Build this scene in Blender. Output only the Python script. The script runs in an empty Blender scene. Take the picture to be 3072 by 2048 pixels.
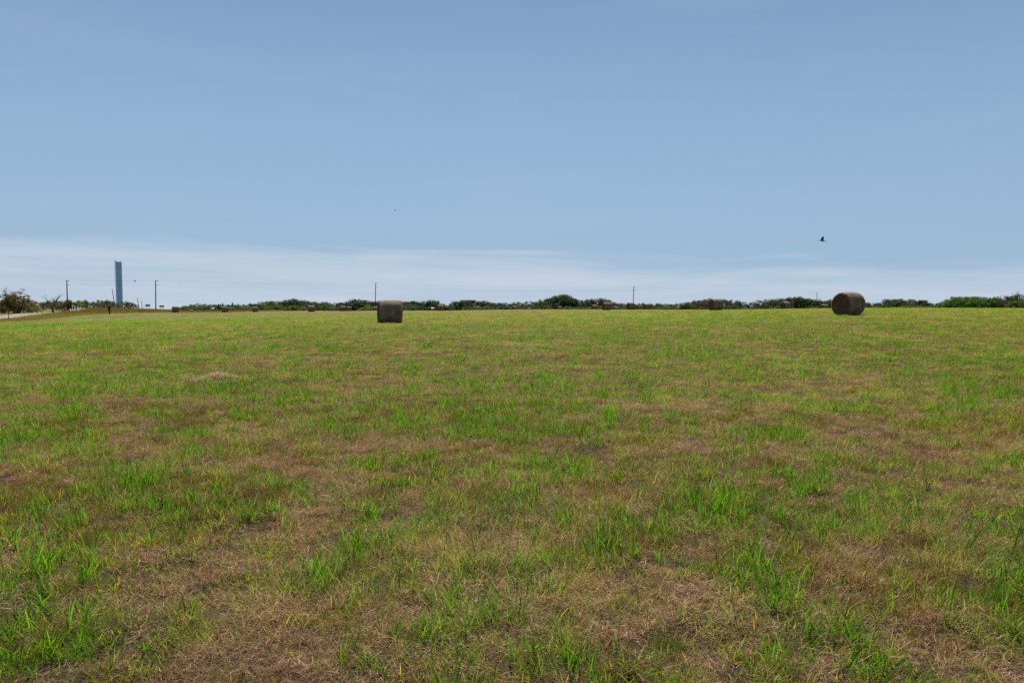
import bpy, math, random
import numpy as np
from mathutils import Vector, Euler, Quaternion

random.seed(7)
RNG = np.random.default_rng(11)
S = bpy.context.scene
COL = S.collection

# ------------------------------------------------------------------ camera
F, CX, CY, EYE = 2048.0, 1536.0, 1024.0, 912.0      # focal length and centre in photo pixels
H = 1.5                                             # camera height
TH = math.atan((CY - EYE) / F)
cam = bpy.data.cameras.new('camera')
cam.sensor_width = 36.0
cam.lens = 36.0 * F / 3072.0
cam.clip_start = 0.05
cam.clip_end = 20000
camo = bpy.data.objects.new('camera', cam)
COL.objects.link(camo)
camo.location = (0, 0, H)
camo.rotation_euler = (math.pi / 2 - TH, 0, 0)
S.camera = camo

# ------------------------------------------------------------------ sky, sun, exposure
SUN_EL, SUN_AZ = math.radians(56), math.radians(-6)
world = bpy.data.worlds.new('World')
S.world = world
world.use_nodes = True
nt = world.node_tree
for n in list(nt.nodes):
    nt.nodes.remove(n)
def N(t, kind, **kw):
    n = t.nodes.new(kind)
    for k, v in kw.items():
        if isinstance(k, str) and k.startswith('i_'):
            n.inputs[k[2:]].default_value = v
        else:
            setattr(n, k, v)
    return n
L = nt.links.new
sky = N(nt, 'ShaderNodeTexSky', sky_type='NISHITA', sun_disc=False, sun_elevation=SUN_EL,
        sun_rotation=SUN_AZ, altitude=150.0, air_density=1.0, dust_density=0.0, ozone_density=1.4)
tc = N(nt, 'ShaderNodeTexCoord')
sep = N(nt, 'ShaderNodeSeparateXYZ')
L(tc.outputs['Generated'], sep.inputs[0])
mp = N(nt, 'ShaderNodeMapping')
mp.inputs['Scale'].default_value = (1.9, 1.9, 22.0)
L(tc.outputs['Generated'], mp.inputs[0])
mp.inputs['Location'].default_value = (7.4, 3.8, 1.2)
cn = N(nt, 'ShaderNodeTexNoise')
cn.inputs['Scale'].default_value = 1.0
cn.inputs['Detail'].default_value = 7.0
cn.inputs['Roughness'].default_value = 0.55
cn.inputs['Distortion'].default_value = 0.6
L(mp.outputs[0], cn.inputs['Vector'])
off = N(nt, 'ShaderNodeMath', operation='MULTIPLY_ADD')      # elevation shifted by the noise
off.inputs[1].default_value = -0.13
L(cn.outputs['Fac'], off.inputs[0])
L(sep.outputs['Z'], off.inputs[2])
veil = N(nt, 'ShaderNodeMapRange', interpolation_type='SMOOTHERSTEP')
veil.inputs['From Min'].default_value = 0.014
veil.inputs['From Max'].default_value = -0.032
veil.inputs['To Min'].default_value = 0.0
veil.inputs['To Max'].default_value = 0.85
L(off.outputs[0], veil.inputs['Value'])
wisp = N(nt, 'ShaderNodeMapRange', interpolation_type='SMOOTHSTEP')
wisp.inputs['From Min'].default_value = 0.45
wisp.inputs['From Max'].default_value = 0.80
wisp.inputs['To Min'].default_value = 0.0
wisp.inputs['To Max'].default_value = 0.07
L(cn.outputs['Fac'], wisp.inputs['Value'])
# streaks inside the veil
mp2 = N(nt, 'ShaderNodeMapping')
mp2.inputs['Scale'].default_value = (3.0, 3.0, 40.0)
mp2.inputs['Rotation'].default_value = (0.02, 0.03, 0.0)
L(tc.outputs['Generated'], mp2.inputs[0])
cn2 = N(nt, 'ShaderNodeTexNoise')
cn2.inputs['Scale'].default_value = 1.0
cn2.inputs['Detail'].default_value = 8.0
cn2.inputs['Roughness'].default_value = 0.6
cn2.inputs['Distortion'].default_value = 0.8
L(mp2.outputs[0], cn2.inputs['Vector'])
st = N(nt, 'ShaderNodeMapRange', interpolation_type='SMOOTHSTEP')
st.inputs['From Min'].default_value = 0.28
st.inputs['From Max'].default_value = 0.72
st.inputs['To Min'].default_value = 0.62
st.inputs['To Max'].default_value = 1.12
L(cn2.outputs['Fac'], st.inputs['Value'])
vst = N(nt, 'ShaderNodeMath', operation='MULTIPLY')
L(veil.outputs[0], vst.inputs[0]); L(st.outputs[0], vst.inputs[1])
mx = N(nt, 'ShaderNodeMath', operation='MAXIMUM')
L(vst.outputs[0], mx.inputs[0]); L(wisp.outputs[0], mx.inputs[1])
cmix = N(nt, 'ShaderNodeMixRGB')
cmix.inputs['Color2'].default_value = (6.5, 7.5, 8.8, 1)
L(mx.outputs[0], cmix.inputs['Fac'])
# thin even haze that thickens towards the horizon, all the way round
hz = N(nt, 'ShaderNodeMapRange', interpolation_type='SMOOTHSTEP')
hz.inputs['From Min'].default_value = 0.60
hz.inputs['From Max'].default_value = -0.02
hz.inputs['To Min'].default_value = 0.0
hz.inputs['To Max'].default_value = 0.90
L(sep.outputs['Z'], hz.inputs['Value'])
hmix = N(nt, 'ShaderNodeMixRGB')
hmix.inputs['Color2'].default_value = (3.55, 5.35, 7.6, 1)
L(hz.outputs[0], hmix.inputs['Fac'])
L(sky.outputs[0], hmix.inputs['Color1'])
L(hmix.outputs[0], cmix.inputs['Color1'])
bg = N(nt, 'ShaderNodeBackground')
bg.inputs['Strength'].default_value = 0.05
L(cmix.outputs[0], bg.inputs['Color'])
wo = N(nt, 'ShaderNodeOutputWorld')
L(bg.outputs[0], wo.inputs[0])

sunl = bpy.data.lights.new('sun', 'SUN')
sunl.energy = 5.0
sunl.angle = math.radians(0.55)
sunl.color = (1.0, 0.95, 0.86)
suno = bpy.data.objects.new('sun', sunl)
COL.objects.link(suno)
SV = Vector((math.sin(SUN_AZ) * math.cos(SUN_EL), math.cos(SUN_AZ) * math.cos(SUN_EL), math.sin(SUN_EL)))
suno.rotation_euler = SV.to_track_quat('Z', 'Y').to_euler()
suno.location = (0, 0, 60)

S.view_settings.view_transform = 'Standard'
S.view_settings.look = 'None'
S.view_settings.exposure = 0.78
S.view_settings.gamma = 1.0
S.view_settings.use_curve_mapping = False
S.cycles.use_denoising = False
S.cycles.max_bounces = 7
S.cycles.diffuse_bounces = 3
S.cycles.transmission_bounces = 4
S.cycles.glossy_bounces = 2
S.cycles.transparent_max_bounces = 4

# ------------------------------------------------------------------ helpers
def at(px, py, Y):
    """world point on the ray of a photo pixel at depth Y"""
    u, v = (px - CX) / F, (CY - py) / F
    d = Vector((u, math.cos(TH) + v * math.sin(TH), v * math.cos(TH) - math.sin(TH)))
    d *= Y / d.y
    return Vector((d.x, d.y, d.z + H))

def hash2(ix, iy, seed):
    n = (ix.astype(np.int64) * 374761393 + iy.astype(np.int64) * 668265263 + seed * 1442695041) & 0xFFFFFFFF
    n = ((n ^ (n >> 13)) * 1274126177) & 0xFFFFFFFF
    n = (n ^ (n >> 16)) & 0xFFFFFFFF
    return n / 4294967295.0

def vnoise(x, y, seed=0):
    x = np.asarray(x, float); y = np.asarray(y, float)
    ix, iy = np.floor(x), np.floor(y)
    fx, fy = x - ix, y - iy
    fx = fx * fx * (3 - 2 * fx); fy = fy * fy * (3 - 2 * fy)
    a, b = hash2(ix, iy, seed), hash2(ix + 1, iy, seed)
    c, d = hash2(ix, iy + 1, seed), hash2(ix + 1, iy + 1, seed)
    return (a * (1 - fx) + b * fx) * (1 - fy) + (c * (1 - fx) + d * fx) * fy

def fbm(x, y, scale, seed=0, octv=4):
    t, amp, tot, f = 0, 1.0, 0, 1.0 / scale
    for o in range(octv):
        t = t + amp * vnoise(np.asarray(x) * f + 17.3 * o, np.asarray(y) * f - 9.1 * o, seed + o)
        tot += amp; amp *= 0.5; f *= 2.03
    return t / tot

def sstep(a, b, x):
    t = np.clip((np.asarray(x, float) - a) / (b - a), 0, 1)
    return t * t * (3 - 2 * t)

# ------------------------------------------------------------------ lie of the land (thin plate through surveyed heights)
CP = []
def cp(px, py, Y):
    CP.append(((px - CX) / F, math.log(Y), at(px, py, Y).z))
BALES = [  # centre px, top px, height px of the bale, depth, yaw jitter
    (1169, 900, 968.0, 45.0, -4), (2546, 876, 945.5, 45.0, 5), (2147, 896, 930.8, 88.0, 2),
    (1820, 907, 930.0, 131.0, 0), (1893, 907, 928.6, 144.0, 4), (1941, 911, None, 172.0, -3),
    (1783, 914, None, 200.0, 2), (1848, 919.7, None, 236.0, 3), (1322, 914, 932.5, 167.0, -2),
    (1544, 917, None, 210.0, 4), (1588, 924.0, None, 300.0, 0), (1679, 918, None, 232.0, -4),
    (526, 918.5, 937.5, 162.0, 3), (675, 918.5, 937.0, 166.0, -2), (765, 919.6, 935.6, 190.0, 2),
    (934, 917, 935.6, 166.0, -3), (1029, 917, 933.3, 186.0, 1), (1047, 919.3, 933.0, 222.0, 5),
    (1126, 920, 932.0, 255.0, -2), (2357, 903.5, 928.0, 125.0, 3), (2473, 912, None, 150.0, -2),
    (2642, 926.6, None, 275.0, 0), (2798, 924, None, 175.0, 6), (574, 927.5, None, 290.0, 0),
    (1081, 926.5, None, 300.0, 4)]
for (px, top, base, Y, j) in BALES:
    if base is not None:
        cp(px, base, Y)
    else:
        CP.append(((px - CX) / F, math.log(Y), at(px, top, Y).z - 1.5))
for px in (-1200, 0, 900, 1536, 2200, 3072, 4300):
    for Y in (1.5, 3.0, 6.0, 10.0):
        CP.append(((px - CX) / F, math.log(Y), 0.0))
for px, Y, z in ((0, 22, -.05), (3072, 22, .30), (1536, 22, .10), (3600, 45, .8), (-500, 45, -.25), (0, 48, -.22), (1700, 48, .36),
                 (-800, 100, -.7), (-800, 170, -1.0), (3700, 125, .5)):
    CP.append(((px - CX) / F, math.log(Y), z))
for a in ((0, 966, 85), (0, 951, 117), (100, 958, 105), (230, 940, 188), (320, 941.5, 150), (0, 938, 142), (200, 928, 222),
          (420, 938, 165), (640, 938.5, 172), (357, 930, 260), (640, 937, 210), (357, 924, 560), (100, 926, 300), (500, 933, 300),
          (2546, 928.5, 130), (3000, 931, 125), (2800, 930, 130), (1650, 928, 150), (1450, 929.5, 160),
          (2200, 933, 230), (2800, 934, 230), (3072, 934, 230), (3600, 934, 230), (1650, 932, 260), (1250, 932, 260), (900, 932, 280)):
    cp(*a)
for px in (-1200, -300, 600, 1000, 1536, 2100, 2600, 3100, 4300):
    cp(px, 936, 380); cp(px, 938, 800); cp(px, 936, 1800); cp(px, 934, 4500); cp(px, 934, 7000)
CPA = np.array(CP)
SX = 2.2
def _phi(r2):
    return 0.5 * r2 * np.log(r2 + 1e-12)
def _tps():
    p = np.stack([CPA[:, 0] * SX, CPA[:, 1]], 1)
    n = len(p)
    K = _phi(((p[:, None] - p[None]) ** 2).sum(-1)) + np.eye(n) * 2e-3
    P = np.concatenate([np.ones((n, 1)), p], 1)
    A = np.block([[K, P], [P.T, np.zeros((3, 3))]])
    # heights are kept as a slope below the eye, so that far ground stays below the crest
    w = np.linalg.solve(A, np.concatenate([(CPA[:, 2] - H) / np.exp(CPA[:, 1]) ** 0.6, np.zeros(3)]))
    return p, w
TP, TW = _tps()
def height(x, y, fine=True):
    x = np.atleast_1d(np.asarray(x, float)); y = np.atleast_1d(np.asarray(y, float))
    out = np.empty(len(x))
    for s in range(0, len(x), 20000):
        xs, ys = x[s:s + 20000], y[s:s + 20000]
        d = np.hypot(xs, ys)
        yy = np.maximum(ys, 0.45 * d)
        yy = np.maximum(yy, 1.5)
        u = np.clip(xs / yy, -1.35, 1.35)
        q = np.stack([u * SX, np.log(yy)], 1)
        k = _phi(((q[:, None] - TP[None]) ** 2).sum(-1))
        z = H + (k @ TW[:-3] + TW[-3] + q @ TW[-2:]) * yy ** 0.6
        z = z * sstep(1.2, 5.0, d)
        if fine:
            z = z + ((fbm(xs, ys, 0.9, 5, 2) - .5) * .06 + (fbm(xs, ys, 0.24, 8, 2) - .5) * .05) * sstep(40, 10, d)
        out[s:s + 20000] = z
    return out
def h1(x, y):
    return float(height([x], [y])[0])
def ground_at(px, py):
    """where the ray of a pixel meets the land"""
    ys = np.exp(np.linspace(math.log(2.2), math.log(330), 900))
    u, v = (px - CX) / F, (CY - py) / F
    dy, dz = math.cos(TH) + v * math.sin(TH), v * math.cos(TH) - math.sin(TH)
    X, Z = u / dy * ys, H + dz / dy * ys
    below = np.nonzero(Z < height(X, ys))[0]
    i = below[0] if len(below) else len(ys) - 1
    return float(X[i]), float(ys[i])

# ------------------------------------------------------------------ materials
def mat(name):
    m = bpy.data.materials.new(name)
    m.use_nodes = True
    t = m.node_tree
    b = t.nodes['Principled BSDF']
    return m, t, b
def plain(name, col, rough=0.7, metal=0.0, var=0.15, scale=8.0, bump=0.0):
    m, t, b = mat(name)
    b.inputs['Roughness'].default_value = rough
    b.inputs['Metallic'].default_value = metal
    b.inputs['Specular IOR Level'].default_value = 0.25
    c = N(t, 'ShaderNodeTexCoord')
    n = N(t, 'ShaderNodeTexNoise'); n.inputs['Scale'].default_value = scale; n.inputs['Detail'].default_value = 5
    t.links.new(c.outputs['Object'], n.inputs['Vector'])
    r = N(t, 'ShaderNodeValToRGB')
    lo = [max(0, k * (1 - 2 * var)) for k in col]; hi = [min(1, k * (1 + 2 * var)) for k in col]
    r.color_ramp.elements[0].color = (*lo, 1); r.color_ramp.elements[0].position = .25
    r.color_ramp.elements[1].color = (*hi, 1); r.color_ramp.elements[1].position = .75
    t.links.new(n.outputs['Fac'], r.inputs[0]); t.links.new(r.outputs[0], b.inputs['Base Color'])
    if bump:
        bp = N(t, 'ShaderNodeBump'); bp.inputs['Strength'].default_value = bump; bp.inputs['Distance'].default_value = .05
        t.links.new(n.outputs['Fac'], bp.inputs['Height']); t.links.new(bp.outputs[0], b.inputs['Normal'])
    return m

def leaf_material(name, transl=0.4, rough=0.55, instancer=False, objcol=False, tcol=(1.25, 1.15, .55)):
    m, t, b = mat(name)
    b.inputs['Roughness'].default_value = rough
    b.inputs['Specular IOR Level'].default_value = 0.06
    a = N(t, 'ShaderNodeAttribute', attribute_name='col')
    src = a.outputs['Color']
    if instancer:
        i = N(t, 'ShaderNodeAttribute', attribute_name='tint', attribute_type='INSTANCER')
        mm = N(t, 'ShaderNodeMixRGB', blend_type='MULTIPLY'); mm.inputs[0].default_value = 1
        t.links.new(src, mm.inputs[1]); t.links.new(i.outputs['Color'], mm.inputs[2]); src = mm.outputs[0]
    if objcol:
        i = N(t, 'ShaderNodeObjectInfo')
        mm = N(t, 'ShaderNodeMixRGB', blend_type='MULTIPLY'); mm.inputs[0].default_value = 1
        t.links.new(src, mm.inputs[1]); t.links.new(i.outputs['Color'], mm.inputs[2]); src = mm.outputs[0]
    t.links.new(src, b.inputs['Base Color'])
    tr = N(t, 'ShaderNodeBsdfTranslucent')
    tm = N(t, 'ShaderNodeMixRGB', blend_type='MULTIPLY'); tm.inputs[0].default_value = 1
    tm.inputs[2].default_value = (*tcol, 1)
    t.links.new(src, tm.inputs[1]); t.links.new(tm.outputs[0], tr.inputs['Color'])
    mix = N(t, 'ShaderNodeMixShader'); mix.inputs[0].default_value = transl
    t.links.new(b.outputs[0], mix.inputs[1]); t.links.new(tr.outputs[0], mix.inputs[2])
    t.links.new(mix.outputs[0], t.nodes['Material Output'].inputs['Surface'])
    return m

M_GRASS = leaf_material('grass_blade', .52, .75, instancer=True)
M_STRAW = leaf_material('dry_straw', .22, .8, instancer=True, tcol=(1.1, 1.0, .8))
M_LEAF = leaf_material('tree_leaf', .22, .5, objcol=True)
M_BARK = plain('bark', (.095, .078, .062), .9, var=.3, scale=3, bump=.5)
M_DEADWOOD = plain('dead_wood', (.13, .115, .10), .9, var=.25, scale=3, bump=.4)
M_POLE = plain('creosote_pole', (.036, .024, .021), .85, var=.3, scale=2)
M_WIRE = plain('cable', (.06, .06, .065), .6)
M_GALV = plain('galvanised_steel', (.42, .44, .46), .45, .6, var=.1)
M_BIRD = plain('dark_feather', (.028, .026, .03), .7, var=.3, scale=30)
M_BLACK = plain('charred_post', (.012, .011, .011), .9)
M_RUST = plain('rusty_steel', (.12, .05, .03), .85, var=.3)
M_WHITE = plain('white_paint', (.75, .74, .72), .5, var=.05)

# ------------------------------------------------------------------ object helpers
class MB:
    def __init__(self):
        self.v, self.f, self.c = [], [], []
    def vert(self, p, c=(1, 1, 1)):
        self.v.append(tuple(p)); self.c.append(c); return len(self.v) - 1
    def tube(self, pts, rad, n=6, cap=True, col=(1, 1, 1)):
        rings = []
        for i, p in enumerate(pts):
            p = Vector(p)
            d = (Vector(pts[min(i + 1, len(pts) - 1)]) - Vector(pts[max(i - 1, 0)])).normalized()
            a = d.orthogonal().normalized() if abs(d.z) < .95 else Vector((1, 0, 0))
            b = d.cross(a).normalized(); a = b.cross(d)
            r = rad[i] if hasattr(rad, '__len__') else rad
            rings.append([self.vert(p + (a * math.cos(2 * math.pi * k / n) + b * math.sin(2 * math.pi * k / n)) * r, col) for k in range(n)])
        for i in range(len(rings) - 1):
            for k in range(n):
                self.f.append((rings[i][k], rings[i][(k + 1) % n], rings[i + 1][(k + 1) % n], rings[i + 1][k]))
        if cap:
            self.f.append(tuple(reversed(rings[0]))); self.f.append(tuple(rings[-1]))
    def box(self, c, s, rz=0, col=(1, 1, 1), bev=0.0):
        c = Vector(c); cr, sr = math.cos(rz), math.sin(rz)
        idx = []
        for z in (-1, 1):
            for (x, y) in ((-1, -1), (1, -1), (1, 1), (-1, 1)):
                X, Y = x * s[0] / 2, y * s[1] / 2
                idx.append(self.vert((c.x + X * cr - Y * sr, c.y + X * sr + Y * cr, c.z + z * s[2] / 2), col))
        a = idx
        for q in ((3, 2, 1, 0), (4, 5, 6, 7), (0, 1, 5, 4), (1, 2, 6, 5), (2, 3, 7, 6), (3, 0, 4, 7)):
            self.f.append(tuple(a[k] for k in q))
    def mesh(self, name, material=None, smooth=False, colour=False):
        me = bpy.data.meshes.new(name)
        me.from_pydata(self.v, [], self.f)
        if colour:
            at_ = me.attributes.new('col', 'FLOAT_COLOR', 'POINT')
            arr = np.ones((len(self.v), 4), 'f'); arr[:, :3] = np.array(self.c, 'f')
            at_.data.foreach_set('color', arr.ravel())
        if material: me.materials.append(material)
        if smooth: me.polygons.foreach_set('use_smooth', [True] * len(me.polygons))
        me.update()
        return me
def link(name, me, parent=None, loc=None, rz=None):
    o = bpy.data.objects.new(name, me)
    COL.objects.link(o)
    if parent: o.parent = parent
    if loc is not None: o.location = loc
    if rz is not None: o.rotation_euler = (0, 0, rz)
    return o
def tag(o, label=None, cat=None, group=None, kind=None):
    if label: o['label'] = label
    if cat: o['category'] = cat
    if group: o['group'] = group
    if kind: o['kind'] = kind
    return o
def raw_mesh(name, V, Fq, C=None, material=None, smooth=False):
    """V (n,3), Fq (m,k) arrays -> mesh"""
    me = bpy.data.meshes.new(name)
    V = np.ascontiguousarray(V, 'f'); k = Fq.shape[1]
    me.vertices.add(len(V)); me.vertices.foreach_set('co', V.ravel())
    me.loops.add(Fq.size); me.loops.foreach_set('vertex_index', np.ascontiguousarray(Fq, 'i').ravel())
    me.polygons.add(len(Fq))
    me.polygons.foreach_set('loop_start', np.arange(len(Fq), dtype='i') * k)
    me.polygons.foreach_set('loop_total', np.full(len(Fq), k, 'i'))
    if smooth: me.polygons.foreach_set('use_smooth', np.ones(len(Fq), bool))
    me.update(calc_edges=True)
    if C is not None:
        a = me.attributes.new('col', 'FLOAT_COLOR', 'POINT')
        arr = np.ones((len(V), 4), 'f'); arr[:, :3] = C
        a.data.foreach_set('color', arr.ravel())
    if material: me.materials.append(material)
    me.validate()
    return me

# ------------------------------------------------------------------ where it is green and where it is dry
LUSH = []      # (x, y, rx, ry, gain)
def blob(px, py, rpx, gain, squash=1.0):
    x, y = ground_at(px, py)
    r = rpx / F * y
    LUSH.append((x, y, r, r * squash, gain * (.7 if y < 16 else 1.0)))
def strip(p0, p1, n, rpx, gain, squash):
    for i in range(n):
        t = i / (n - 1)
        blob(p0[0] + (p1[0] - p0[0]) * t, p0[1] + (p1[1] - p0[1]) * t, rpx, gain, squash)
strip((430, 968), (860, 956), 14, 40, .75, 3.2)        # the rank green line across the field
strip((60, 984), (330, 964), 9, 55, .70, 2.5)          # the green edge of the verge
strip((0, 1004), (110, 985), 4, 60, .35, 3.0)
for a in ((540, 1310, 60, .45), (640, 1300, 50, .3), (1010, 1275, 70, .4), (1090, 1300, 60, .4), (1235, 1270, 60, .6), (1330, 1250, 90, .25),
          (1960, 1290, 110, .3), (2260, 1320, 90, .4), (2420, 1300, 60, .3), (490, 1530, 70, .4), (60, 1560, 110, .35), (80, 1800, 150, .45),
          (270, 1940, 90, .5), (1090, 1530, 90, .4), (1560, 1640, 120, .25), (2250, 1720, 90, .3), (2950, 1640, 70, .3), (2340, 1560, 110, .3),
          (960, 1700, 140, .2), (450, 1420, 140, .2), (1000, 1000, 60, .15), (3020, 1120, 120, .25), (2700, 1200, 90, .2), (1240, 1100, 40, .25),
          (690, 1180, 120, .15), (1650, 1990, 60, .2), (2480, 1950, 90, .25), (1300, 1960, 110, .2)):
    blob(a[0], a[1], a[2], a[3], 1.6)
for a in ((860, 1345, 100, -.6), (330, 1330, 80, -.5), (650, 1120, 60, -.5), (2800, 1440, 200, -.25), (2650, 1270, 170, -.2), (1500, 1380, 260, -.2),
          (1900, 1850, 220, -.25), (2700, 1840, 260, -.25), (300, 1600, 110, -.25), (1550, 1440, 200, -.15), (1250, 1900, 100, -.2),
          (2950, 1960, 200, -.3), (1500, 1700, 120, -.2), (1900, 1100, 150, -.1), (2200, 1010, 200, -.08), (1450, 1190, 120, -.15), (900, 1230, 120, -.12)):
    blob(a[0], a[1], a[2], a[3], 1.5)
strip((300, 1338), (1010, 1336), 9, 55, -.55, .45)
strip((380, 1300), (1320, 1285), 11, 60, .22, .9)
def greenness(x, y):
    x = np.asarray(x, float); y = np.asarray(y, float)
    g = 0.67 + (fbm(x, y, 2.4, 21, 4) - .5) * .75 + (fbm(x, y, .45, 31, 3) - .5) * 1.35 + (fbm(x, y, 14, 41, 3) - .5) * .35
    for (bx, by, rx, ry, gain) in LUSH:
        q = ((x - bx) / rx) ** 2 + ((y - by) / ry) ** 2
        g = g + gain * np.exp(-q) * (q < 9)
    return np.clip(g, 0, 1)
# verge: the field ends at this line, beyond it stand tall reddish weeds
FENCE = np.array([(-20, -40), (-64, 85), (-89, 150), (-92, 164), (-74, 172), (-74, 300), (-90, 420)], float)
def field_edge_x(y):
    return np.interp(y, FENCE[:4, 1], FENCE[:4, 0])
def in_verge(x, y):
    a = (y < 166) & (x < field_edge_x(y))
    b = (y >= 166) & (x < np.interp(y, [166, 172, 300, 420], [-91, -74, -100, -150]))
    return a | b
ROAD = [(-26, -40), (-52, 40), (-86.5, 117), (-124, 190), (-165, 265), (-215, 360)]

# ------------------------------------------------------------------ the ground
def build_ground():
    dist = np.concatenate([[0.0], np.exp(np.linspace(math.log(.6), math.log(60), 300)), np.exp(np.linspace(math.log(63), math.log(450), 90)),
                           np.exp(np.linspace(math.log(480), math.log(6500), 26))])
    ang_f = np.linspace(-math.radians(44), math.radians(44), 241)
    ang_b = np.linspace(math.radians(44), math.radians(316), 60)[1:-1]
    ang = np.concatenate([ang_f, ang_b])
    nA, nD = len(ang), len(dist)
    D, A = np.meshgrid(dist, ang, indexing='ij')
    X, Y = D * np.sin(A), D * np.cos(A)
    Z = height(X.ravel(), Y.ravel())
    V = np.stack([X.ravel(), Y.ravel(), Z], 1)
    i = np.arange(nD - 1)[:, None] * nA; j = np.arange(nA)[None]; j2 = (j + 1) % nA
    Q = np.stack([i + j, i + j2, i + nA + j2, i + nA + j], -1).reshape(-1, 4)
    g = greenness(V[:, 0], V[:, 1])
    vg = in_verge(V[:, 0], V[:, 1]).astype(float)
    g = g * sstep(12, 60, np.hypot(V[:, 0], V[:, 1]))
    C = np.stack([g, vg, np.zeros_like(g)], 1)
    me = raw_mesh('ground', V, Q, C, None, True)
    m, t, b = mat('hay_field_soil')
    b.inputs['Roughness'].default_value = .95; b.inputs['Specular IOR Level'].default_value = .1
    a = N(t, 'ShaderNodeAttribute', attribute_name='col')
    sp = N(t, 'ShaderNodeSeparateColor'); t.links.new(a.outputs['Color'], sp.inputs[0])
    tcn = N(t, 'ShaderNodeTexCoord')
    n1 = N(t, 'ShaderNodeTexNoise'); n1.inputs['Scale'].default_value = 38; n1.inputs['Detail'].default_value = 6; n1.inputs['Roughness'].default_value = .7
    t.links.new(tcn.outputs['Object'], n1.inputs['Vector'])
    r1 = N(t, 'ShaderNodeValToRGB')
    e = r1.color_ramp.elements
    e[0].position = .32; e[0].color = (.018, .012, .008, 1)
    e[1].position = .75; e[1].color = (.12, .082, .055, 1)
    k = r1.color_ramp.elements.new(.52); k.color = (.050, .033, .022, 1)
    t.links.new(n1.outputs['Fac'], r1.inputs[0])
    n2 = N(t, 'ShaderNodeTexNoise'); n2.inputs['Scale'].default_value = 2.2; n2.inputs['Detail'].default_value = 8; n2.inputs['Roughness'].default_value = .7
    t.links.new(tcn.outputs['Object'], n2.inputs['Vector'])
    r2 = N(t, 'ShaderNodeValToRGB')
    e = r2.color_ramp.elements
    e[0].position = .3; e[0].color = (.11, .14, .025, 1)
    e[1].position = .75; e[1].color = (.22, .22, .055, 1)
    t.links.new(n2.outputs['Fac'], r2.inputs[0])
    gm = N(t, 'ShaderNodeMapRange'); gm.inputs['From Min'].default_value = .25; gm.inputs['From Max'].default_value = .9
    gm.inputs['To Min'].default_value = .0; gm.inputs['To Max'].default_value = .75
    t.links.new(sp.outputs[0], gm.inputs['Value'])
    x1 = N(t, 'ShaderNodeMixRGB'); t.links.new(gm.outputs[0], x1.inputs[0]); t.links.new(r1.outputs[0], x1.inputs[1]); t.links.new(r2.outputs[0], x1.inputs[2])
    x2 = N(t, 'ShaderNodeMixRGB'); x2.inputs[2].default_value = (.13, .11, .05, 1)
    t.links.new(sp.outputs[1], x2.inputs[0]); t.links.new(x1.outputs[0], x2.inputs[1])
    t.links.new(x2.outputs[0], b.inputs['Base Color'])
    bp = N(t, 'ShaderNodeBump'); bp.inputs['Strength'].default_value = .8; bp.inputs['Distance'].default_value = .02
    t.links.new(n1.outputs['Fac'], bp.inputs['Height']); t.links.new(bp.outputs[0], b.inputs['Normal'])
    me.materials.append(m)
    tag(link('ground', me), kind='structure')
build_ground()

# gravel road behind the verge
def build_road():
    P = np.array(ROAD, float)
    s = np.concatenate([[0], np.cumsum(np.hypot(*np.diff(P, axis=0).T))])
    q = np.linspace(0, s[-1], 160)
    cx, cy = np.interp(q, s, P[:, 0]), np.interp(q, s, P[:, 1])
    tx, ty = np.gradient(cx), np.gradient(cy); l = np.hypot(tx, ty); nx, ny = -ty / l, tx / l
    offs = np.array([-2.1, -1.8, -.9, 0, .9, 1.8, 2.1]); lift = np.array([-.05, .10, .14, .17, .14, .10, -.05])
    V = []
    for o, li in zip(offs, lift):
        x, y = cx + nx * o, cy + ny * o
        V.append(np.stack([x, y, height(x, y, False) + li], 1))
    V = np.stack(V, 1).reshape(-1, 3); k = len(offs)
    i = np.arange(159)[:, None] * k; j = np.arange(k - 1)[None]
    Q = np.stack([i + j, i + k + j, i + k + j + 1, i + j + 1], -1).reshape(-1, 4)
    me = raw_mesh('gravel_road', V, Q, None, plain('pale_gravel', (.19, .155, .135), .95, var=.15, scale=3, bump=.4), True)
    tag(link('gravel_road', me), kind='structure')
build_road()

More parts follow.
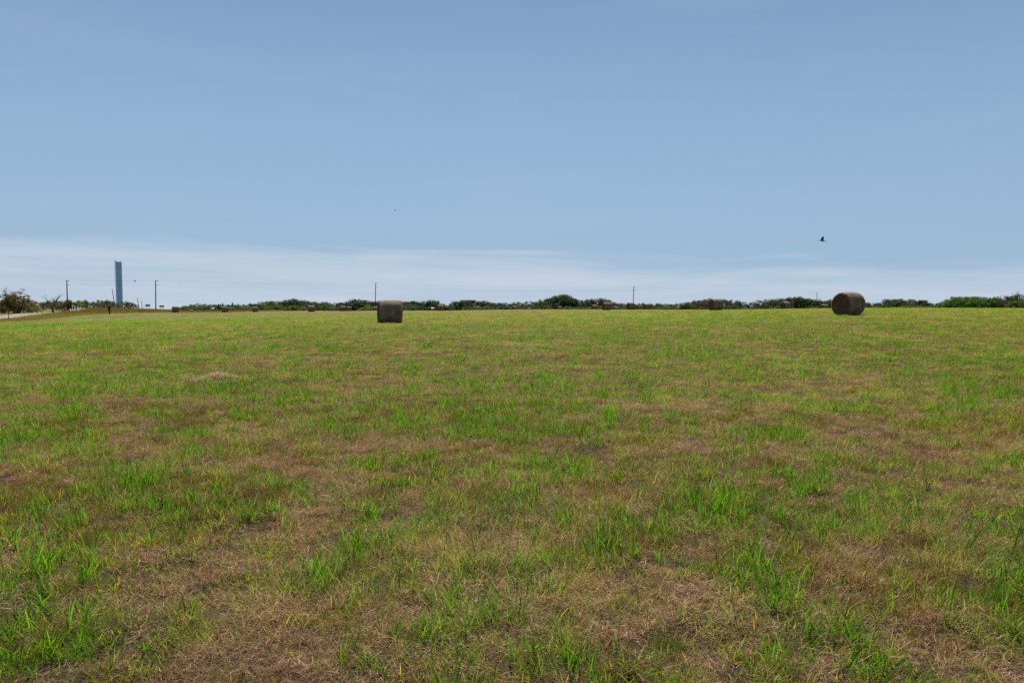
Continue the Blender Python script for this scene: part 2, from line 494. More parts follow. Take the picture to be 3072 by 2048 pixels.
# ------------------------------------------------------------------ grass
def blades(n, hr, wr, lean, curl, spread, segs=3, cols=((.1, .2, .03),), colv=.25, zbase=0.0, flat=0.0, tipc=None, seed=0):
    """n tapered curved strips; returns V, tris, colours"""
    g = np.random.default_rng(seed)
    ph = g.uniform(0, 2 * np.pi, n)
    r = spread * np.sqrt(g.random(n))
    a0 = g.uniform(0, 2 * np.pi, n)
    base = np.stack([r * np.cos(a0), r * np.sin(a0), zbase + g.random(n) * flat], 1)
    hgt = g.uniform(hr[0], hr[1], n)
    w = g.uniform(wr[0], wr[1], n)
    th = g.uniform(lean[0], lean[1], n)            # tilt from vertical at the base
    cu = g.uniform(curl[0], curl[1], n)            # further tilt gathered on the way up
    tw = g.uniform(-.8, .8, n)
    d = np.stack([np.cos(ph), np.sin(ph)], 1)
    side0 = np.stack([-np.sin(ph + tw), np.cos(ph + tw), np.zeros(n)], 1)
    pts = [base]
    for s in range(segs):
        t = th + cu * (s + .5) / segs
        step = np.stack([d[:, 0] * np.sin(t), d[:, 1] * np.sin(t), np.cos(t)], 1) * (hgt / segs)[:, None]
        p = pts[-1] + step
        p[:, 2] = np.maximum(p[:, 2], .002)
        pts.append(p)
    V, C, T = [], [], []
    cols = np.array(cols)
    cc = cols[g.integers(0, len(cols), n)] * g.uniform(1 - colv, 1 + colv, (n, 1)) * g.uniform(.92, 1.08, (n, 3))
    tip = cc if tipc is None else cc * .4 + np.array(tipc) * .6
    for s in range(segs):
        f = s / segs
        ww = w * (1 - f ** 1.6) * (.75 + .25 * min(1, f * 4))
        V += [pts[s] - side0 * ww[:, None] / 2, pts[s] + side0 * ww[:, None] / 2]
        k = cc * (1 - f ** 2) + tip * f ** 2
        C += [k, k]
    V.append(pts[-1]); C.append(tip)
    V = np.stack(V, 1); C = np.stack(C, 1)
    m = V.shape[1]
    o = (np.arange(n) * m)[:, None]
    for s in range(segs - 1):
        a, b, c, e = 2 * s, 2 * s + 1, 2 * s + 3, 2 * s + 2
        T += [o + np.array([[a, b, c]]), o + np.array([[a, c, e]])]
    T.append(o + np.array([[2 * segs - 2, 2 * segs - 1, 2 * segs]]))
    return V.reshape(-1, 3), np.concatenate(T, 0), C.reshape(-1, 3)
def join(parts):
    V, T, C, o = [], [], [], 0
    for v, t, c in parts:
        V.append(v); T.append(t + o); C.append(c); o += len(v)
    return np.concatenate(V), np.concatenate(T), np.concatenate(C)

GREENS = ((.070, .225, .012), (.095, .260, .014), (.048, .160, .013), (.145, .285, .016), (.200, .285, .022))
SWARD = ((.105, .225, .008), (.150, .255, .009), (.075, .175, .007), (.210, .280, .012), (.265, .285, .018))
YGREEN = ((.245, .280, .018), (.185, .260, .014), (.310, .290, .030), (.135, .225, .011))
STRAW = ((.40, .265, .165), (.31, .195, .120), (.50, .355, .235), (.21, .125, .075), (.34, .215, .125))
RUSSET = ((.20, .085, .045), (.25, .12, .06), (.16, .075, .04), (.30, .17, .09))
PALE = ((.40, .34, .14), (.34, .32, .11), (.45, .37, .19))

def proto_collection(name, items, material):
    c = bpy.data.collections.new(name)
    for k, it in enumerate(items):
        V, T, C = it
        me = raw_mesh(name, V, T, C, material)
        o = bpy.data.objects.new('%s_%02d' % (name, k), me)
        c.objects.link(o)
    return c

def scatter(name, label, cat, coll, P, rot, scl, idx, tint):
    n = len(P)
    me = bpy.data.meshes.new(name)
    me.vertices.add(n)
    me.vertices.foreach_set('co', np.ascontiguousarray(P, 'f').ravel())
    for nm, ty, arr, key in (('rot', 'FLOAT_VECTOR', rot, 'vector'), ('scl', 'FLOAT_VECTOR', scl, 'vector')):
        a = me.attributes.new(nm, ty, 'POINT'); a.data.foreach_set(key, np.ascontiguousarray(arr, 'f').ravel())
    a = me.attributes.new('idx', 'INT', 'POINT'); a.data.foreach_set('value', np.ascontiguousarray(idx, 'i'))
    a = me.attributes.new('tint', 'FLOAT_COLOR', 'POINT')
    t4 = np.ones((n, 4), 'f'); t4[:, :3] = tint
    a.data.foreach_set('color', t4.ravel())
    me.update()
    ng = bpy.data.node_groups.new(name, 'GeometryNodeTree')
    ng.interface.new_socket('Geometry', in_out='INPUT', socket_type='NodeSocketGeometry')
    ng.interface.new_socket('Geometry', in_out='OUTPUT', socket_type='NodeSocketGeometry')
    gi, go = ng.nodes.new('NodeGroupInput'), ng.nodes.new('NodeGroupOutput')
    ip = ng.nodes.new('GeometryNodeInstanceOnPoints')
    ci = ng.nodes.new('GeometryNodeCollectionInfo')
    ci.inputs['Collection'].default_value = coll
    ci.inputs['Separate Children'].default_value = True
    ci.inputs['Reset Children'].default_value = True
    def na(nm, ty):
        x = ng.nodes.new('GeometryNodeInputNamedAttribute'); x.data_type = ty; x.inputs['Name'].default_value = nm
        return x.outputs['Attribute']
    k = ng.links.new
    k(gi.outputs[0], ip.inputs['Points']); k(ci.outputs[0], ip.inputs['Instance'])
    ip.inputs['Pick Instance'].default_value = True
    k(na('idx', 'INT'), ip.inputs['Instance Index'])
    er = ng.nodes.new('FunctionNodeEulerToRotation'); k(na('rot', 'FLOAT_VECTOR'), er.inputs[0]); k(er.outputs[0], ip.inputs['Rotation'])
    k(na('scl', 'FLOAT_VECTOR'), ip.inputs['Scale'])
    k(ip.outputs[0], go.inputs[0])
    o = link(name, me)
    md = o.modifiers.new('scatter', 'NODES'); md.node_group = ng
    tag(o, label, cat, None, 'stuff')
    return o

def ring_points(rho0, d0, ex, dmin, dmax, wide=.86, margin=2.5):
    """random ground points; density rho0 up to d0, then falling with distance ** -ex"""
    ds = np.linspace(dmin, dmax, 6000)
    rho = rho0 * np.minimum(1, (d0 / ds) ** ex)
    pdf = rho * 2 * (wide * ds + margin)
    cdf = np.cumsum(pdf) * (ds[1] - ds[0])
    n = int(cdf[-1])
    y = np.interp(RNG.random(n) * cdf[-1], cdf, ds)
    x = RNG.uniform(-1, 1, n) * (wide * y + margin)
    return x, y, rho0 ** .5 / np.interp(y, ds, rho) ** .5

DMAX = 330.0
# --- prototypes
def litter(seed):
    return join([blades(54, (.025, .085), (.0014, .0030), (.6, 1.5), (-.5, 1.1), .10, 3, STRAW, .3, .004, .022, None, seed),
                 blades(9, (.03, .08), (.0015, .003), (.2, .9), (0, .8), .09, 2, STRAW + PALE, .3, 0, .0, None, seed + 50),
                 blades(5, (.03, .09), (.002, .003), (.5, 1.2), (0, .8), .09, 2, RUSSET, .3, 0, .01, None, seed + 90)])
def sward(seed):
    return join([blades(19, (.035, .125), (.0030, .0058), (.1, .95), (.2, 1.2), .10, 3, SWARD + GREENS[:3], .32, 0, 0, (.24, .27, .05), seed),
                 blades(12, (.03, .09), (.0022, .004), (.3, 1.0), (.2, 1.0), .10, 3, YGREEN, .28, 0, 0, None, seed + 50),
                 blades(5, (.03, .09), (.0015, .0028), (.2, 1.0), (.2, .9), .10, 3, PALE + STRAW[:2], .25, 0, 0, None, seed + 80)])
def tuft(seed):
    return join([blades(16, (.07, .20), (.0045, .009), (.05, .8), (.2, 1.1), .055, 4, GREENS[:4], .25, 0, 0, (.16, .27, .03), seed),
                 blades(9, (.05, .15), (.003, .006), (.3, .9), (.3, 1.2), .06, 4, YGREEN, .22, 0, 0, None, seed + 50),
                 blades(10, (.04, .10), (.002, .004), (.3, 1.1), (.2, .8), .05, 3, RUSSET + STRAW, .25, 0, 0, None, seed + 70)])
def wispy(seed):
    return join([blades(34, (.09, .22), (.0012, .0022), (.4, 1.1), (.5, 1.3), .10, 4, PALE + YGREEN[:1], .25, 0, 0, None, seed),
                 blades(5, (.05, .11), (.002, .003), (.1, .6), (.1, .8), .09, 3, GREENS, .25, 0, 0, None, seed + 50)])
def stalks(seed):
    return join([blades(5, (.08, .17), (.004, .007), (.0, .6), (.1, .9), .05, 4, GREENS[:3], .2, 0, 0, None, seed)])
def russet(seed):
    return join([blades(34, (.04, .12), (.0018, .0035), (.1, .9), (.1, .9), .06, 3, RUSSET, .3, 0, 0, (.35, .22, .12), seed),
                 blades(6, (.05, .12), (.002, .004), (.1, .5), (.1, .6), .05, 3, YGREEN, .25, 0, 0, None, seed + 50)])
straw_c = proto_collection('straw_litter_clump', [litter(100 + k) for k in range(6)] + [russet(200 + k) for k in range(3)], M_STRAW)
grass_c = proto_collection('grass_clump', [sward(300 + k) for k in range(6)] + [stalks(360 + k) for k in range(4)] + [wispy(400 + k) for k in range(4)] + [tuft(500 + k) for k in range(5)], M_GRASS)

def field_ok(x, y):
    return ~in_verge(x, y)

# --- straw litter over the whole field
x, y, sp = ring_points(230, 7, 1.65, 1.7, DMAX)
ok = field_ok(x, y); x, y, sp = x[ok], y[ok], sp[ok]
g = greenness(x, y)
keep = RNG.random(len(x)) < np.clip(1.2 - .75 * g - .3 * sstep(15, 60, y), .2, 1)
x, y, sp, g = x[keep], y[keep], sp[keep], g[keep]
n = len(x)
P = np.stack([x, y, height(x, y) - .004], 1)
rus = .5 * fbm(x, y, 1.3, 77, 3) + .5 * fbm(x, y, .35, 79, 2) + RNG.uniform(-.12, .12, n)
idx = np.where(rus > .60, RNG.integers(6, 9, n), RNG.integers(0, 6, n))
sc = np.stack([sp ** .62, sp ** .62, .8 * (1 - .5 * sstep(40, 130, y))], 1) * RNG.uniform(.75, 1.3, (n, 1))
rot = np.stack([RNG.normal(0, .25, n) / sp, RNG.normal(0, .25, n) / sp, RNG.uniform(0, 6.28, n)], 1)
br = RNG.uniform(.60, 1.2, (n, 1)) * (.70 + .6 * fbm(x, y, .7, 55, 3))[:, None]
far = sstep(8, 40, y)[:, None]
tint = br * (np.array([[1.0, .93, .88]]) * (1 - far) + np.array([[.92, .93, .58]]) * far)
scatter('straw_litter', 'cut dry straw lying between the grass over the whole hay field', 'straw', straw_c, P, rot, sc, idx, tint)

# --- green sward, stalks, wispy grass and tufts
x, y, sp = ring_points(170, 7, 1.5, 1.7, DMAX)
ok = field_ok(x, y); x, y, sp = x[ok], y[ok], sp[ok]
g = greenness(x, y)
far = sstep(10, 60, y)
keep = RNG.random(len(x)) < np.clip(g * 1.0 + .18 + .3 * far, 0, 1)
x, y, sp, g, far = x[keep], y[keep], sp[keep], g[keep], far[keep]
n = len(x)
kind = RNG.random(n)
wis = fbm(x, y, 1.7, 61, 3) + .22 * sstep(1.0, 6.0, x) * sstep(16, 5, y)
idx = RNG.integers(0, 6, n)
idx = np.where(kind < .16 + .14 * sstep(.4, .8, g), RNG.integers(6, 10, n), idx)
idx = np.where((kind > .55) & (wis > .60), RNG.integers(10, 14, n), idx)
idx = np.where((kind > .965 - .26 * np.clip(g - .55, 0, 1)) & (y < 90), RNG.integers(14, 19, n), idx)
P = np.stack([x, y, height(x, y) - .004], 1)
hs = RNG.uniform(.65, 1.25, n) * (.70 + .65 * g) * (1 - .72 * sstep(30, 130, y))
sc = np.stack([sp ** .62 * np.ones(n), sp ** .62, hs], 1)
rot = np.stack([RNG.normal(0, .10, n) / sp, RNG.normal(0, .10, n) / sp, RNG.uniform(0, 6.28, n)], 1)
lush = sstep(.45, 1.0, g)[:, None]
br = RNG.uniform(.72, 1.3, (n, 1))
tint = br * (np.array([[1.15, 1.0, 1.1]]) * (1 - lush) + np.array([[.80, .95, .75]]) * lush)
dry = (far * (1 - sstep(.55, .9, g)))[:, None]
tint = tint * (1 - dry) + tint * np.array([[1.34, 1.05, 1.35]]) * dry
scatter('meadow_grass', 'short green grass regrowing over the mown hay field', 'grass', grass_c, P, rot, sc, idx, tint)

# --- larger tufts where the photograph shows them, with scattered smaller ones
T = [(540, 1318, 8, .24), (1235, 1290, 12, .26), (1090, 1310, 8, .22), (1010, 1300, 8, .2), (490, 1560, 9, .2), (275, 1965, 8, .15), (110, 1985, 6, .16), (30, 1900, 6, .15),
     (1095, 1560, 9, .2), (2250, 1340, 9, .25), (1940, 1315, 8, .2), (2340, 1590, 9, .2), (1680, 1470, 8, .2), (2500, 1960, 6, .16), (2720, 1900, 5, .18), (2990, 1660, 6, .2),
     (860, 1330, 6, .2), (400, 1480, 8, .2), (1350, 1930, 6, .14), (2170, 1700, 6, .2), (760, 1480, 7, .2), (150, 1820, 7, .2), (2600, 1480, 6, .2), (1230, 1110, 8, .3), (1320, 1090, 5, .3)]
px_, py_ = [], []
for (a, b_, k, s) in T:
    gx, gy = ground_at(a, b_)
    k = max(3, k // 2); s *= 1.2
    px_ += list(gx + RNG.normal(0, s, k)); py_ += list(gy + RNG.normal(0, s * 1.2, k))
x, y = np.array(px_), np.array(py_)
n = len(x)
P = np.stack([x, y, height(x, y) - .004], 1)
scatter('grass_tufts', 'rank bright green grass tufts standing above the mown stubble', 'grass', grass_c, P,
        np.stack([RNG.normal(0, .1, n), RNG.normal(0, .1, n), RNG.uniform(0, 6.28, n)], 1),
        RNG.uniform(.75, 1.25, (n, 1)) * np.array([[1, 1, 1.0]]), RNG.integers(14, 19, n), RNG.uniform(.75, 1.1, (n, 1)) * np.array([[.9, 1.0, .8]]))

# --- tall reddish weeds of the verge
def weeds(seed):
    return join([blades(40, (.35, .95), (.006, .014), (.02, .35), (.05, .6), .35, 3, ((.135, .072, .058), (.16, .090, .070), (.12, .075, .052), (.19, .130, .080), (.14, .110, .055)), .25, 0, 0, (.17, .10, .08), seed),
                 blades(22, (.25, .7), (.008, .016), (.05, .5), (.1, .8), .35, 3, YGREEN + ((.16, .15, .06),), .25, 0, 0, None, seed + 50)])
def golden(seed):
    return join([blades(45, (.2, .6), (.006, .014), (.05, .5), (.1, .7), .35, 3, ((.30, .25, .10), (.22, .20, .07), (.34, .27, .14)), .25, 0, 0, None, seed),
                 blades(20, (.15, .45), (.008, .016), (.05, .5), (.1, .8), .35, 3, YGREEN, .25, 0, 0, None, seed + 50)])
weed_c = proto_collection('verge_weed_clump', [weeds(600 + k) for k in range(5)] + [golden(640 + k) for k in range(4)], M_GRASS)
n0 = 60000
y = np.exp(RNG.uniform(math.log(40), math.log(330), n0)); x = -RNG.uniform(.30, 1.0, n0) * y
ok = in_verge(x, y)
rp = np.array(ROAD); rx = np.interp(y, rp[:, 1], rp[:, 0])
ok &= (np.abs(x - rx) > 2.2)
beyond = x < rx
ok &= RNG.random(n0) < np.where(beyond, .35, 1)
x, y, rx = x[ok], y[ok], rx[ok]; beyond = beyond[ok]; n = len(x)
edge = np.where(y < 166, field_edge_x(y), -80) - x
gold = beyond | (RNG.random(n) < .12)
idx = np.where(gold, RNG.integers(5, 9, n), RNG.integers(0, 5, n))
P = np.stack([x, y, height(x, y) - .01], 1)
hs = np.where(beyond, .45, .35 + .75 * sstep(.5, 14, edge)) * RNG.uniform(.7, 1.25, n)
lowr = np.where(y < 160, sstep(1, 9, np.abs(x - rx)), 1)       # lower beside the road, which stays in view
hs = hs * (.35 + .65 * lowr) * np.where(y < 150, .75, 1.0)
sc = np.stack([np.full(n, 1.3), np.full(n, 1.3), hs], 1)
wn = sstep(.38, .62, fbm(x, y, 5.0, 91, 3))[:, None]
tint = RNG.uniform(.65, 1.15, (n, 1)) * (np.array([[1.0, .88, .92]]) * (1 - wn) + np.array([[.88, 1.12, .62]]) * wn)
scatter('verge_weeds', 'tall reddish brown weeds and grass between the hay field and the gravel road', 'weeds', weed_c, P,
        np.stack([RNG.normal(0, .06, n), RNG.normal(0, .06, n), RNG.uniform(0, 6.28, n)], 1), sc, idx, tint)

# ------------------------------------------------------------------ hay bales
def bale_materials():
    out = []
    for nm, cols, stretch in (('net_wrapped_hay', ((.060, .038, .028), (.185, .125, .090), (.42, .31, .235)), (38, 5, 5)),
                              ('hay_end', ((.042, .022, .016), (.100, .056, .040), (.21, .13, .09)), (4, 26, 26))):
        m, t, b = mat(nm)
        b.inputs['Roughness'].default_value = .9; b.inputs['Specular IOR Level'].default_value = .12
        c = N(t, 'ShaderNodeTexCoord'); mp = N(t, 'ShaderNodeMapping'); mp.inputs['Scale'].default_value = stretch
        t.links.new(c.outputs['Object'], mp.inputs[0])
        n = N(t, 'ShaderNodeTexNoise'); n.inputs['Scale'].default_value = 1; n.inputs['Detail'].default_value = 6; n.inputs['Roughness'].default_value = .65
        t.links.new(mp.outputs[0], n.inputs['Vector'])
        n2 = N(t, 'ShaderNodeTexNoise'); n2.inputs['Scale'].default_value = 2.3; n2.inputs['Detail'].default_value = 4
        t.links.new(c.outputs['Object'], n2.inputs['Vector'])
        ad = N(t, 'ShaderNodeMixRGB'); ad.inputs[0].default_value = .42
        t.links.new(n.outputs['Fac'], ad.inputs[1]); t.links.new(n2.outputs['Fac'], ad.inputs[2])
        r = N(t, 'ShaderNodeValToRGB'); e = r.color_ramp.elements
        e[0].position = .30; e[0].color = (*cols[0], 1); e[1].position = .72; e[1].color = (*cols[2], 1)
        e.new(.5).color = (*cols[1], 1)
        t.links.new(ad.outputs[0], r.inputs[0]); t.links.new(r.outputs[0], b.inputs['Base Color'])
        if nm == 'hay_end':
            wv = N(t, 'ShaderNodeTexWave', wave_type='RINGS', rings_direction='X')
            wv.inputs['Scale'].default_value = 2.6; wv.inputs['Distortion'].default_value = 3.5; wv.inputs['Detail'].default_value = 3
            sh = N(t, 'ShaderNodeMapping'); sh.inputs['Location'].default_value = (0, .04, -.75)
            t.links.new(c.outputs['Object'], sh.inputs[0]); t.links.new(sh.outputs[0], wv.inputs['Vector'])
            a2 = N(t, 'ShaderNodeMixRGB'); a2.inputs[0].default_value = .28
            t.links.new(ad.outputs[0], a2.inputs[1]); t.links.new(wv.outputs['Fac'], a2.inputs[2]); t.links.new(a2.outputs[0], r.inputs[0])
        bp = N(t, 'ShaderNodeBump'); bp.inputs['Strength'].default_value = .9; bp.inputs['Distance'].default_value = .03
        t.links.new(n.outputs['Fac'], bp.inputs['Height']); t.links.new(bp.outputs[0], b.inputs['Normal'])
        out.append(m)
    return out
M_NET, M_END = bale_materials()
M_HAYFIBRE = leaf_material('loose_hay', .2, .7, tcol=(1.1, 1, .85))
R_B, L_B = .75, 1.46
def bale_profile(seed):
    """radius factor around the bale, slumped onto the ground"""
    na = 72
    a = np.linspace(0, 2 * np.pi, na, endpoint=False)
    rr = R_B * (1 + .02 * np.sin(2 * a + seed) + .012 * np.sin(5 * a + 2 * seed))
    return a, rr
def slump(V):
    z = V[:, 2]
    zmin = -R_B + .075
    lo = z < zmin
    V[lo, 2] = zmin - .02 * (zmin - z[lo]) / .1
    k = sstep(-.1, -R_B, V[:, 2])
    V[:, 1] *= 1 + .05 * k
    V[:, 2] -= zmin - .02
    V[:, 2] *= 1.5 / (2 * R_B - .055)
    return V
def make_bale(seed):
    g = np.random.default_rng(seed)
    a, rr = bale_profile(seed)
    na = len(a)
    xs = np.array([-.5, -.485, -.45, -.38, -.25, -.12, 0, .12, .25, .38, .45, .485, .5]) * L_B
    fr = np.array([.87, .915, .952, .980, .997, 1.002, 1.004, 1.002, .997, .980, .952, .915, .87])
    V = []
    for x, f in zip(xs, fr):
        w = rr * f * (1 + (g.random(na) - .5) * .012)
        V.append(np.stack([np.full(na, x) + (g.random(na) - .5) * .01, np.cos(a) * w, np.sin(a) * w], 1))
    V = np.concatenate(V); i = np.arange(len(xs) - 1)[:, None] * na; j = np.arange(na)[None]; j2 = (j + 1) % na
    Q = np.stack([i + j, i + na + j, i + na + j2, i + j2], -1).reshape(-1, 4)
    side = raw_mesh('net_wrap', slump(V.copy()), Q, None, M_NET, True)
    ends = []
    for s in (-1, 1):
        rf = np.array([.871, .855, .84, .78, .71, .64, .57, .5, .43, .36, .29, .22, .15, .08])
        W = []
        for k, f in enumerate(rf):
            sp = .016 * np.sin(k * 2.3 + a * 1.0) + (g.random(na) - .5) * .02
            x = s * (L_B * .5 - .0 + (.012 if k else 0) + (sp if k else 0) - .02 * (1 - f))
            W.append(np.stack([np.full(na, 1.0) * x, np.cos(a) * rr * f, np.sin(a) * rr * f], 1))
        W = np.concatenate(W + [np.array([[s * L_B * .49, 0, 0]])])
        i = np.arange(len(rf) - 1)[:, None] * na
        Q = np.stack([i + j, i + j2, i + na + j2, i + na + j], -1).reshape(-1, 4)
        if s > 0: Q = Q[:, ::-1]
        o = (len(rf) - 1) * na; jj = np.arange(na)
        tri = np.stack([o + jj, o + (jj + 1) % na, np.full(na, len(W) - 1), np.full(na, len(W) - 1)], 1)
        W = slump(W)
        me = bpy.data.meshes.new('end_face')
        me.from_pydata(W.tolist(), [], [tuple(q) for q in Q] + [tuple(q[:3] if s < 0 else q[2::-1]) for q in tri])
        me.materials.append(M_END); me.polygons.foreach_set('use_smooth', [True] * len(me.polygons)); me.update()
        ends.append(me)
    # loose strands standing off the wrap and round the rims
    n = 4200
    aa = g.uniform(0, 2 * np.pi, n); xx = np.where(g.random(n) < .5, g.uniform(-.5, .5, n), np.sign(g.random(n) - .5) * g.uniform(.44, .5, n)) * L_B
    rad = (R_B * np.interp(np.abs(xx) / L_B, [0, .25, .38, .45, .485, .5], [1.0, .995, .978, .95, .913, .868]))[:, None] * np.array([[0, 1, 1]]) + np.array([[1, 0, 0]])
    p = np.stack([xx, np.cos(aa), np.sin(aa)], 1) * rad
    nrm = np.stack([np.zeros(n), np.cos(aa), np.sin(aa)], 1)
    tang = np.stack([g.normal(0, .6, n), -np.sin(aa), np.cos(aa)], 1) * np.where(g.random(n) < .5, 1, -1)[:, None]
    tang /= np.linalg.norm(tang, axis=1)[:, None]
    ln = g.uniform(.04, .14, n)[:, None]
    q = p + tang * ln + nrm * g.uniform(.004, .075, n)[:, None]
    sd = np.cross(tang, nrm) * .004
    Vf = np.stack([p - sd, p + sd, q], 1).reshape(-1, 3)
    Tf = np.arange(3 * n).reshape(-1, 3)
    Cf = np.repeat(np.array(((.40, .30, .20), (.3, .21, .14), (.48, .38, .27)))[g.integers(0, 3, n)], 3, 0)
    fib = raw_mesh('loose_strands', slump(Vf), Tf, Cf, M_HAYFIBRE)
    return side, ends, fib
BALE_MESH = [make_bale(k) for k in (3, 9, 14)]
BLAB = ['dark round hay bale showing its curved side, a tiny pale bale peeping out behind it',
        'largest round hay bale, dark spiral end turned to view, before grey scrub',
        'mid-sized round hay bale standing by a leafless grey tree in the far tree line',
        'round hay bale between the big dome-shaped oak and the lone pole standing on open ground',
        'round hay bale standing right at the foot of the lone pole on open ground',
        'round hay bale next past the one at the lone pole, away from the oak',
        'small half-hidden round hay bale against grey trees just past the big dome-shaped oak',
        'very small bale top peeping over the rise between two bigger bales near the lone pole',
        'small round hay bale beside a white roofed shed in the far trees',
        'small half-sunk round hay bale alone before a long even stretch of grey trees',
        'sliver of pale bale top showing over the rise beside a bright green bush',
        'small half-hidden round hay bale in front of the big dome-shaped oak',
        'round hay bale at the corner of the reddish weeds next to the brown sign',
        'round hay bale before pointed cedar trees at the far side of the field',
        'little pale-topped round hay bale before low oaks, next to a yellow green tree',
        'round hay bale between a dark rounded oak and a bright green bush',
        'nearer and taller bale of a close pair of round hay bales',
        'farther and shorter bale of a close pair of round hay bales',
        'tiny pale hay bale peeping out from behind the dark side-on bale',
        'round hay bale turned end-on halfway between the mid-sized bale and the largest bale',
        'low pale-topped hay bale half sunk behind the rise beside the largest bale',
        'pale sliver of a bale top on the rise just past the largest bale',
        'flat pale bale top lying behind the rise before the bright green trees',
        'pale sliver of a bale top before the first dark oaks past the brown sign',
        'pale sliver of a bale top between the close pair of bales and the pole']
bale_objs = []
for k, (px, top, base, Y, j) in enumerate(BALES):
    c = at(px, top, Y)
    z = h1(c.x, c.y) - .02
    if base is None:
        z = min(z, c.z - 1.5) if z > c.z - 1.5 else z
        z = max(z, h1(c.x, c.y) - .05)
    e = link('hay_bale', None, None, (c.x, c.y, z), math.radians(22 + j))
    tag(e, BLAB[k], 'hay bale', 'round hay bales left on the field')
    if k > 7 : s = 1 + random.uniform(-.05, .05)
    else: s = 1.0 + (0.02 if k == 1 else 0)
    e.scale = (s, s, s)
    side, ends, fib = BALE_MESH[k % 3]
    link('net_wrap', side, e); link('end_face', ends[0], e); link('end_face', ends[1], e)
    if k < 3: link('loose_strands', fib, e)
    bale_objs.append(e)

# ------------------------------------------------------------------ raked hay heap
def build_heap():
    gx, gy = ground_at(650, 1138)
    g = np.random.default_rng(5)
    n = 2600
    u = g.normal(0, 1, (n, 2)) * np.array([.30, .22])
    dome = .13 * np.exp(-(u[:, 0] / .32) ** 2 - (u[:, 1] / .25) ** 2)
    x, y = u[:, 0], u[:, 1]
    zg = height(gx + x, gy + y) - h1(gx, gy)
    ph = g.uniform(0, 2 * np.pi, n); ln = g.uniform(.04, .15, n); w = g.uniform(.0018, .0036, n)
    dz = g.normal(0, .22, n)
    d = np.stack([np.cos(ph), np.sin(ph), dz], 1)
    p = np.stack([x, y, zg + dome * g.uniform(.4, 1.05, n) + .006], 1)
    q = p + d * ln[:, None]; q[:, 2] = np.maximum(q[:, 2], zg + .003)
    mid = (p + q) / 2 + np.array([0, 0, 1]) * (ln * .12)[:, None]
    sd = np.stack([-np.sin(ph), np.cos(ph), np.zeros(n)], 1) * w[:, None]
    V = np.stack([p - sd, p + sd, mid + sd, mid - sd, q], 1).reshape(-1, 3)
    o = (np.arange(n) * 5)[:, None]
    T = np.concatenate([o + np.array([[0, 1, 2]]), o + np.array([[0, 2, 3]]), o + np.array([[3, 2, 4]])])
    C = np.repeat(np.array(STRAW)[g.integers(0, len(STRAW), n)] * g.uniform(.9, 1.35, (n, 1)), 5, 0)
    me = raw_mesh('hay_heap', V, T, C, M_HAYFIBRE)
    tag(link('hay_heap', me, None, (gx, gy, h1(gx, gy))), 'small pale heap of loose dry hay left lying in the grass', 'hay')
build_heap()

# ------------------------------------------------------------------ trees
def branch_tree(mb, p, d, ln, r, depth, g, spread=.6, tips=None, up=.25, kids=(2, 3), shrink=.72, rmin=.004):
    n = 4 if depth > 1 else 3
    pts, rad = [p], [r]
    q = Vector(p); dd = Vector(d)
    for k in range(n):
        dd = (dd + Vector((g.normal(0, .14), g.normal(0, .14), g.normal(0, .10) + up * .12))).normalized()
        q = q + dd * (ln / n)
        pts.append(q.copy()); rad.append(r * (1 - .45 * (k + 1) / n))
    mb.tube(pts, [max(q_, rmin) for q_ in rad], 5 if depth > 1 else 3, cap=depth == 0)
    if tips is not None and depth <= 2:
        tips.append(q.copy()); tips.append(pts[2].copy())
    if depth > 0:
        for k in range(g.integers(kids[0], kids[1] + 1)):
            ax = Vector(g.normal(0, 1, 3)).normalized()
            nd = (dd + ax * spread + Vector((0, 0, up * .4))).normalized()
            src = pts[g.integers(2, n + 1)] if k else q
            branch_tree(mb, src, nd, ln * shrink * g.uniform(.75, 1.15), r * .55, depth - 1, g, spread, tips, up, kids, shrink, rmin)
def leaf_cards(centres, radii, per, size, g, cols, flat=1.0):
    cs, rs = np.asarray(centres, float), np.asarray(radii, float)
    n = len(cs) * per
    c = np.repeat(cs, per, 0); r = np.repeat(rs, per, 0)[:, None]
    v = g.normal(0, 1, (n, 3)); v /= np.linalg.norm(v, axis=1)[:, None]
    v *= (g.random(n) ** .45)[:, None]
    p = c + v * r * np.array([1, 1, flat])
    nr = g.normal(0, 1, (n, 3)) + v * .8 + np.array([0, 0, .5]); nr /= np.linalg.norm(nr, axis=1)[:, None]
    t = np.cross(nr, g.normal(0, 1, (n, 3))); t /= np.linalg.norm(t, axis=1)[:, None]
    b = np.cross(nr, t)
    s = size * g.uniform(.6, 1.3, n)[:, None]
    V = np.stack([p - t * s * .6, p - b * s * .32 + t * s * .1, p + t * s * .6, p + b * s * .34], 1).reshape(-1, 3)
    Q = np.arange(4 * n).reshape(-1, 4)
    base = np.array(cols)[g.integers(0, len(cols), len(cs))]
    C = np.repeat(np.repeat(base, per, 0) * g.uniform(.75, 1.25, (n, 1)), 4, 0)
    return V, Q, C
OAKC = ((.050, .078, .032), (.064, .088, .038), (.040, .064, .030), (.076, .092, .044))
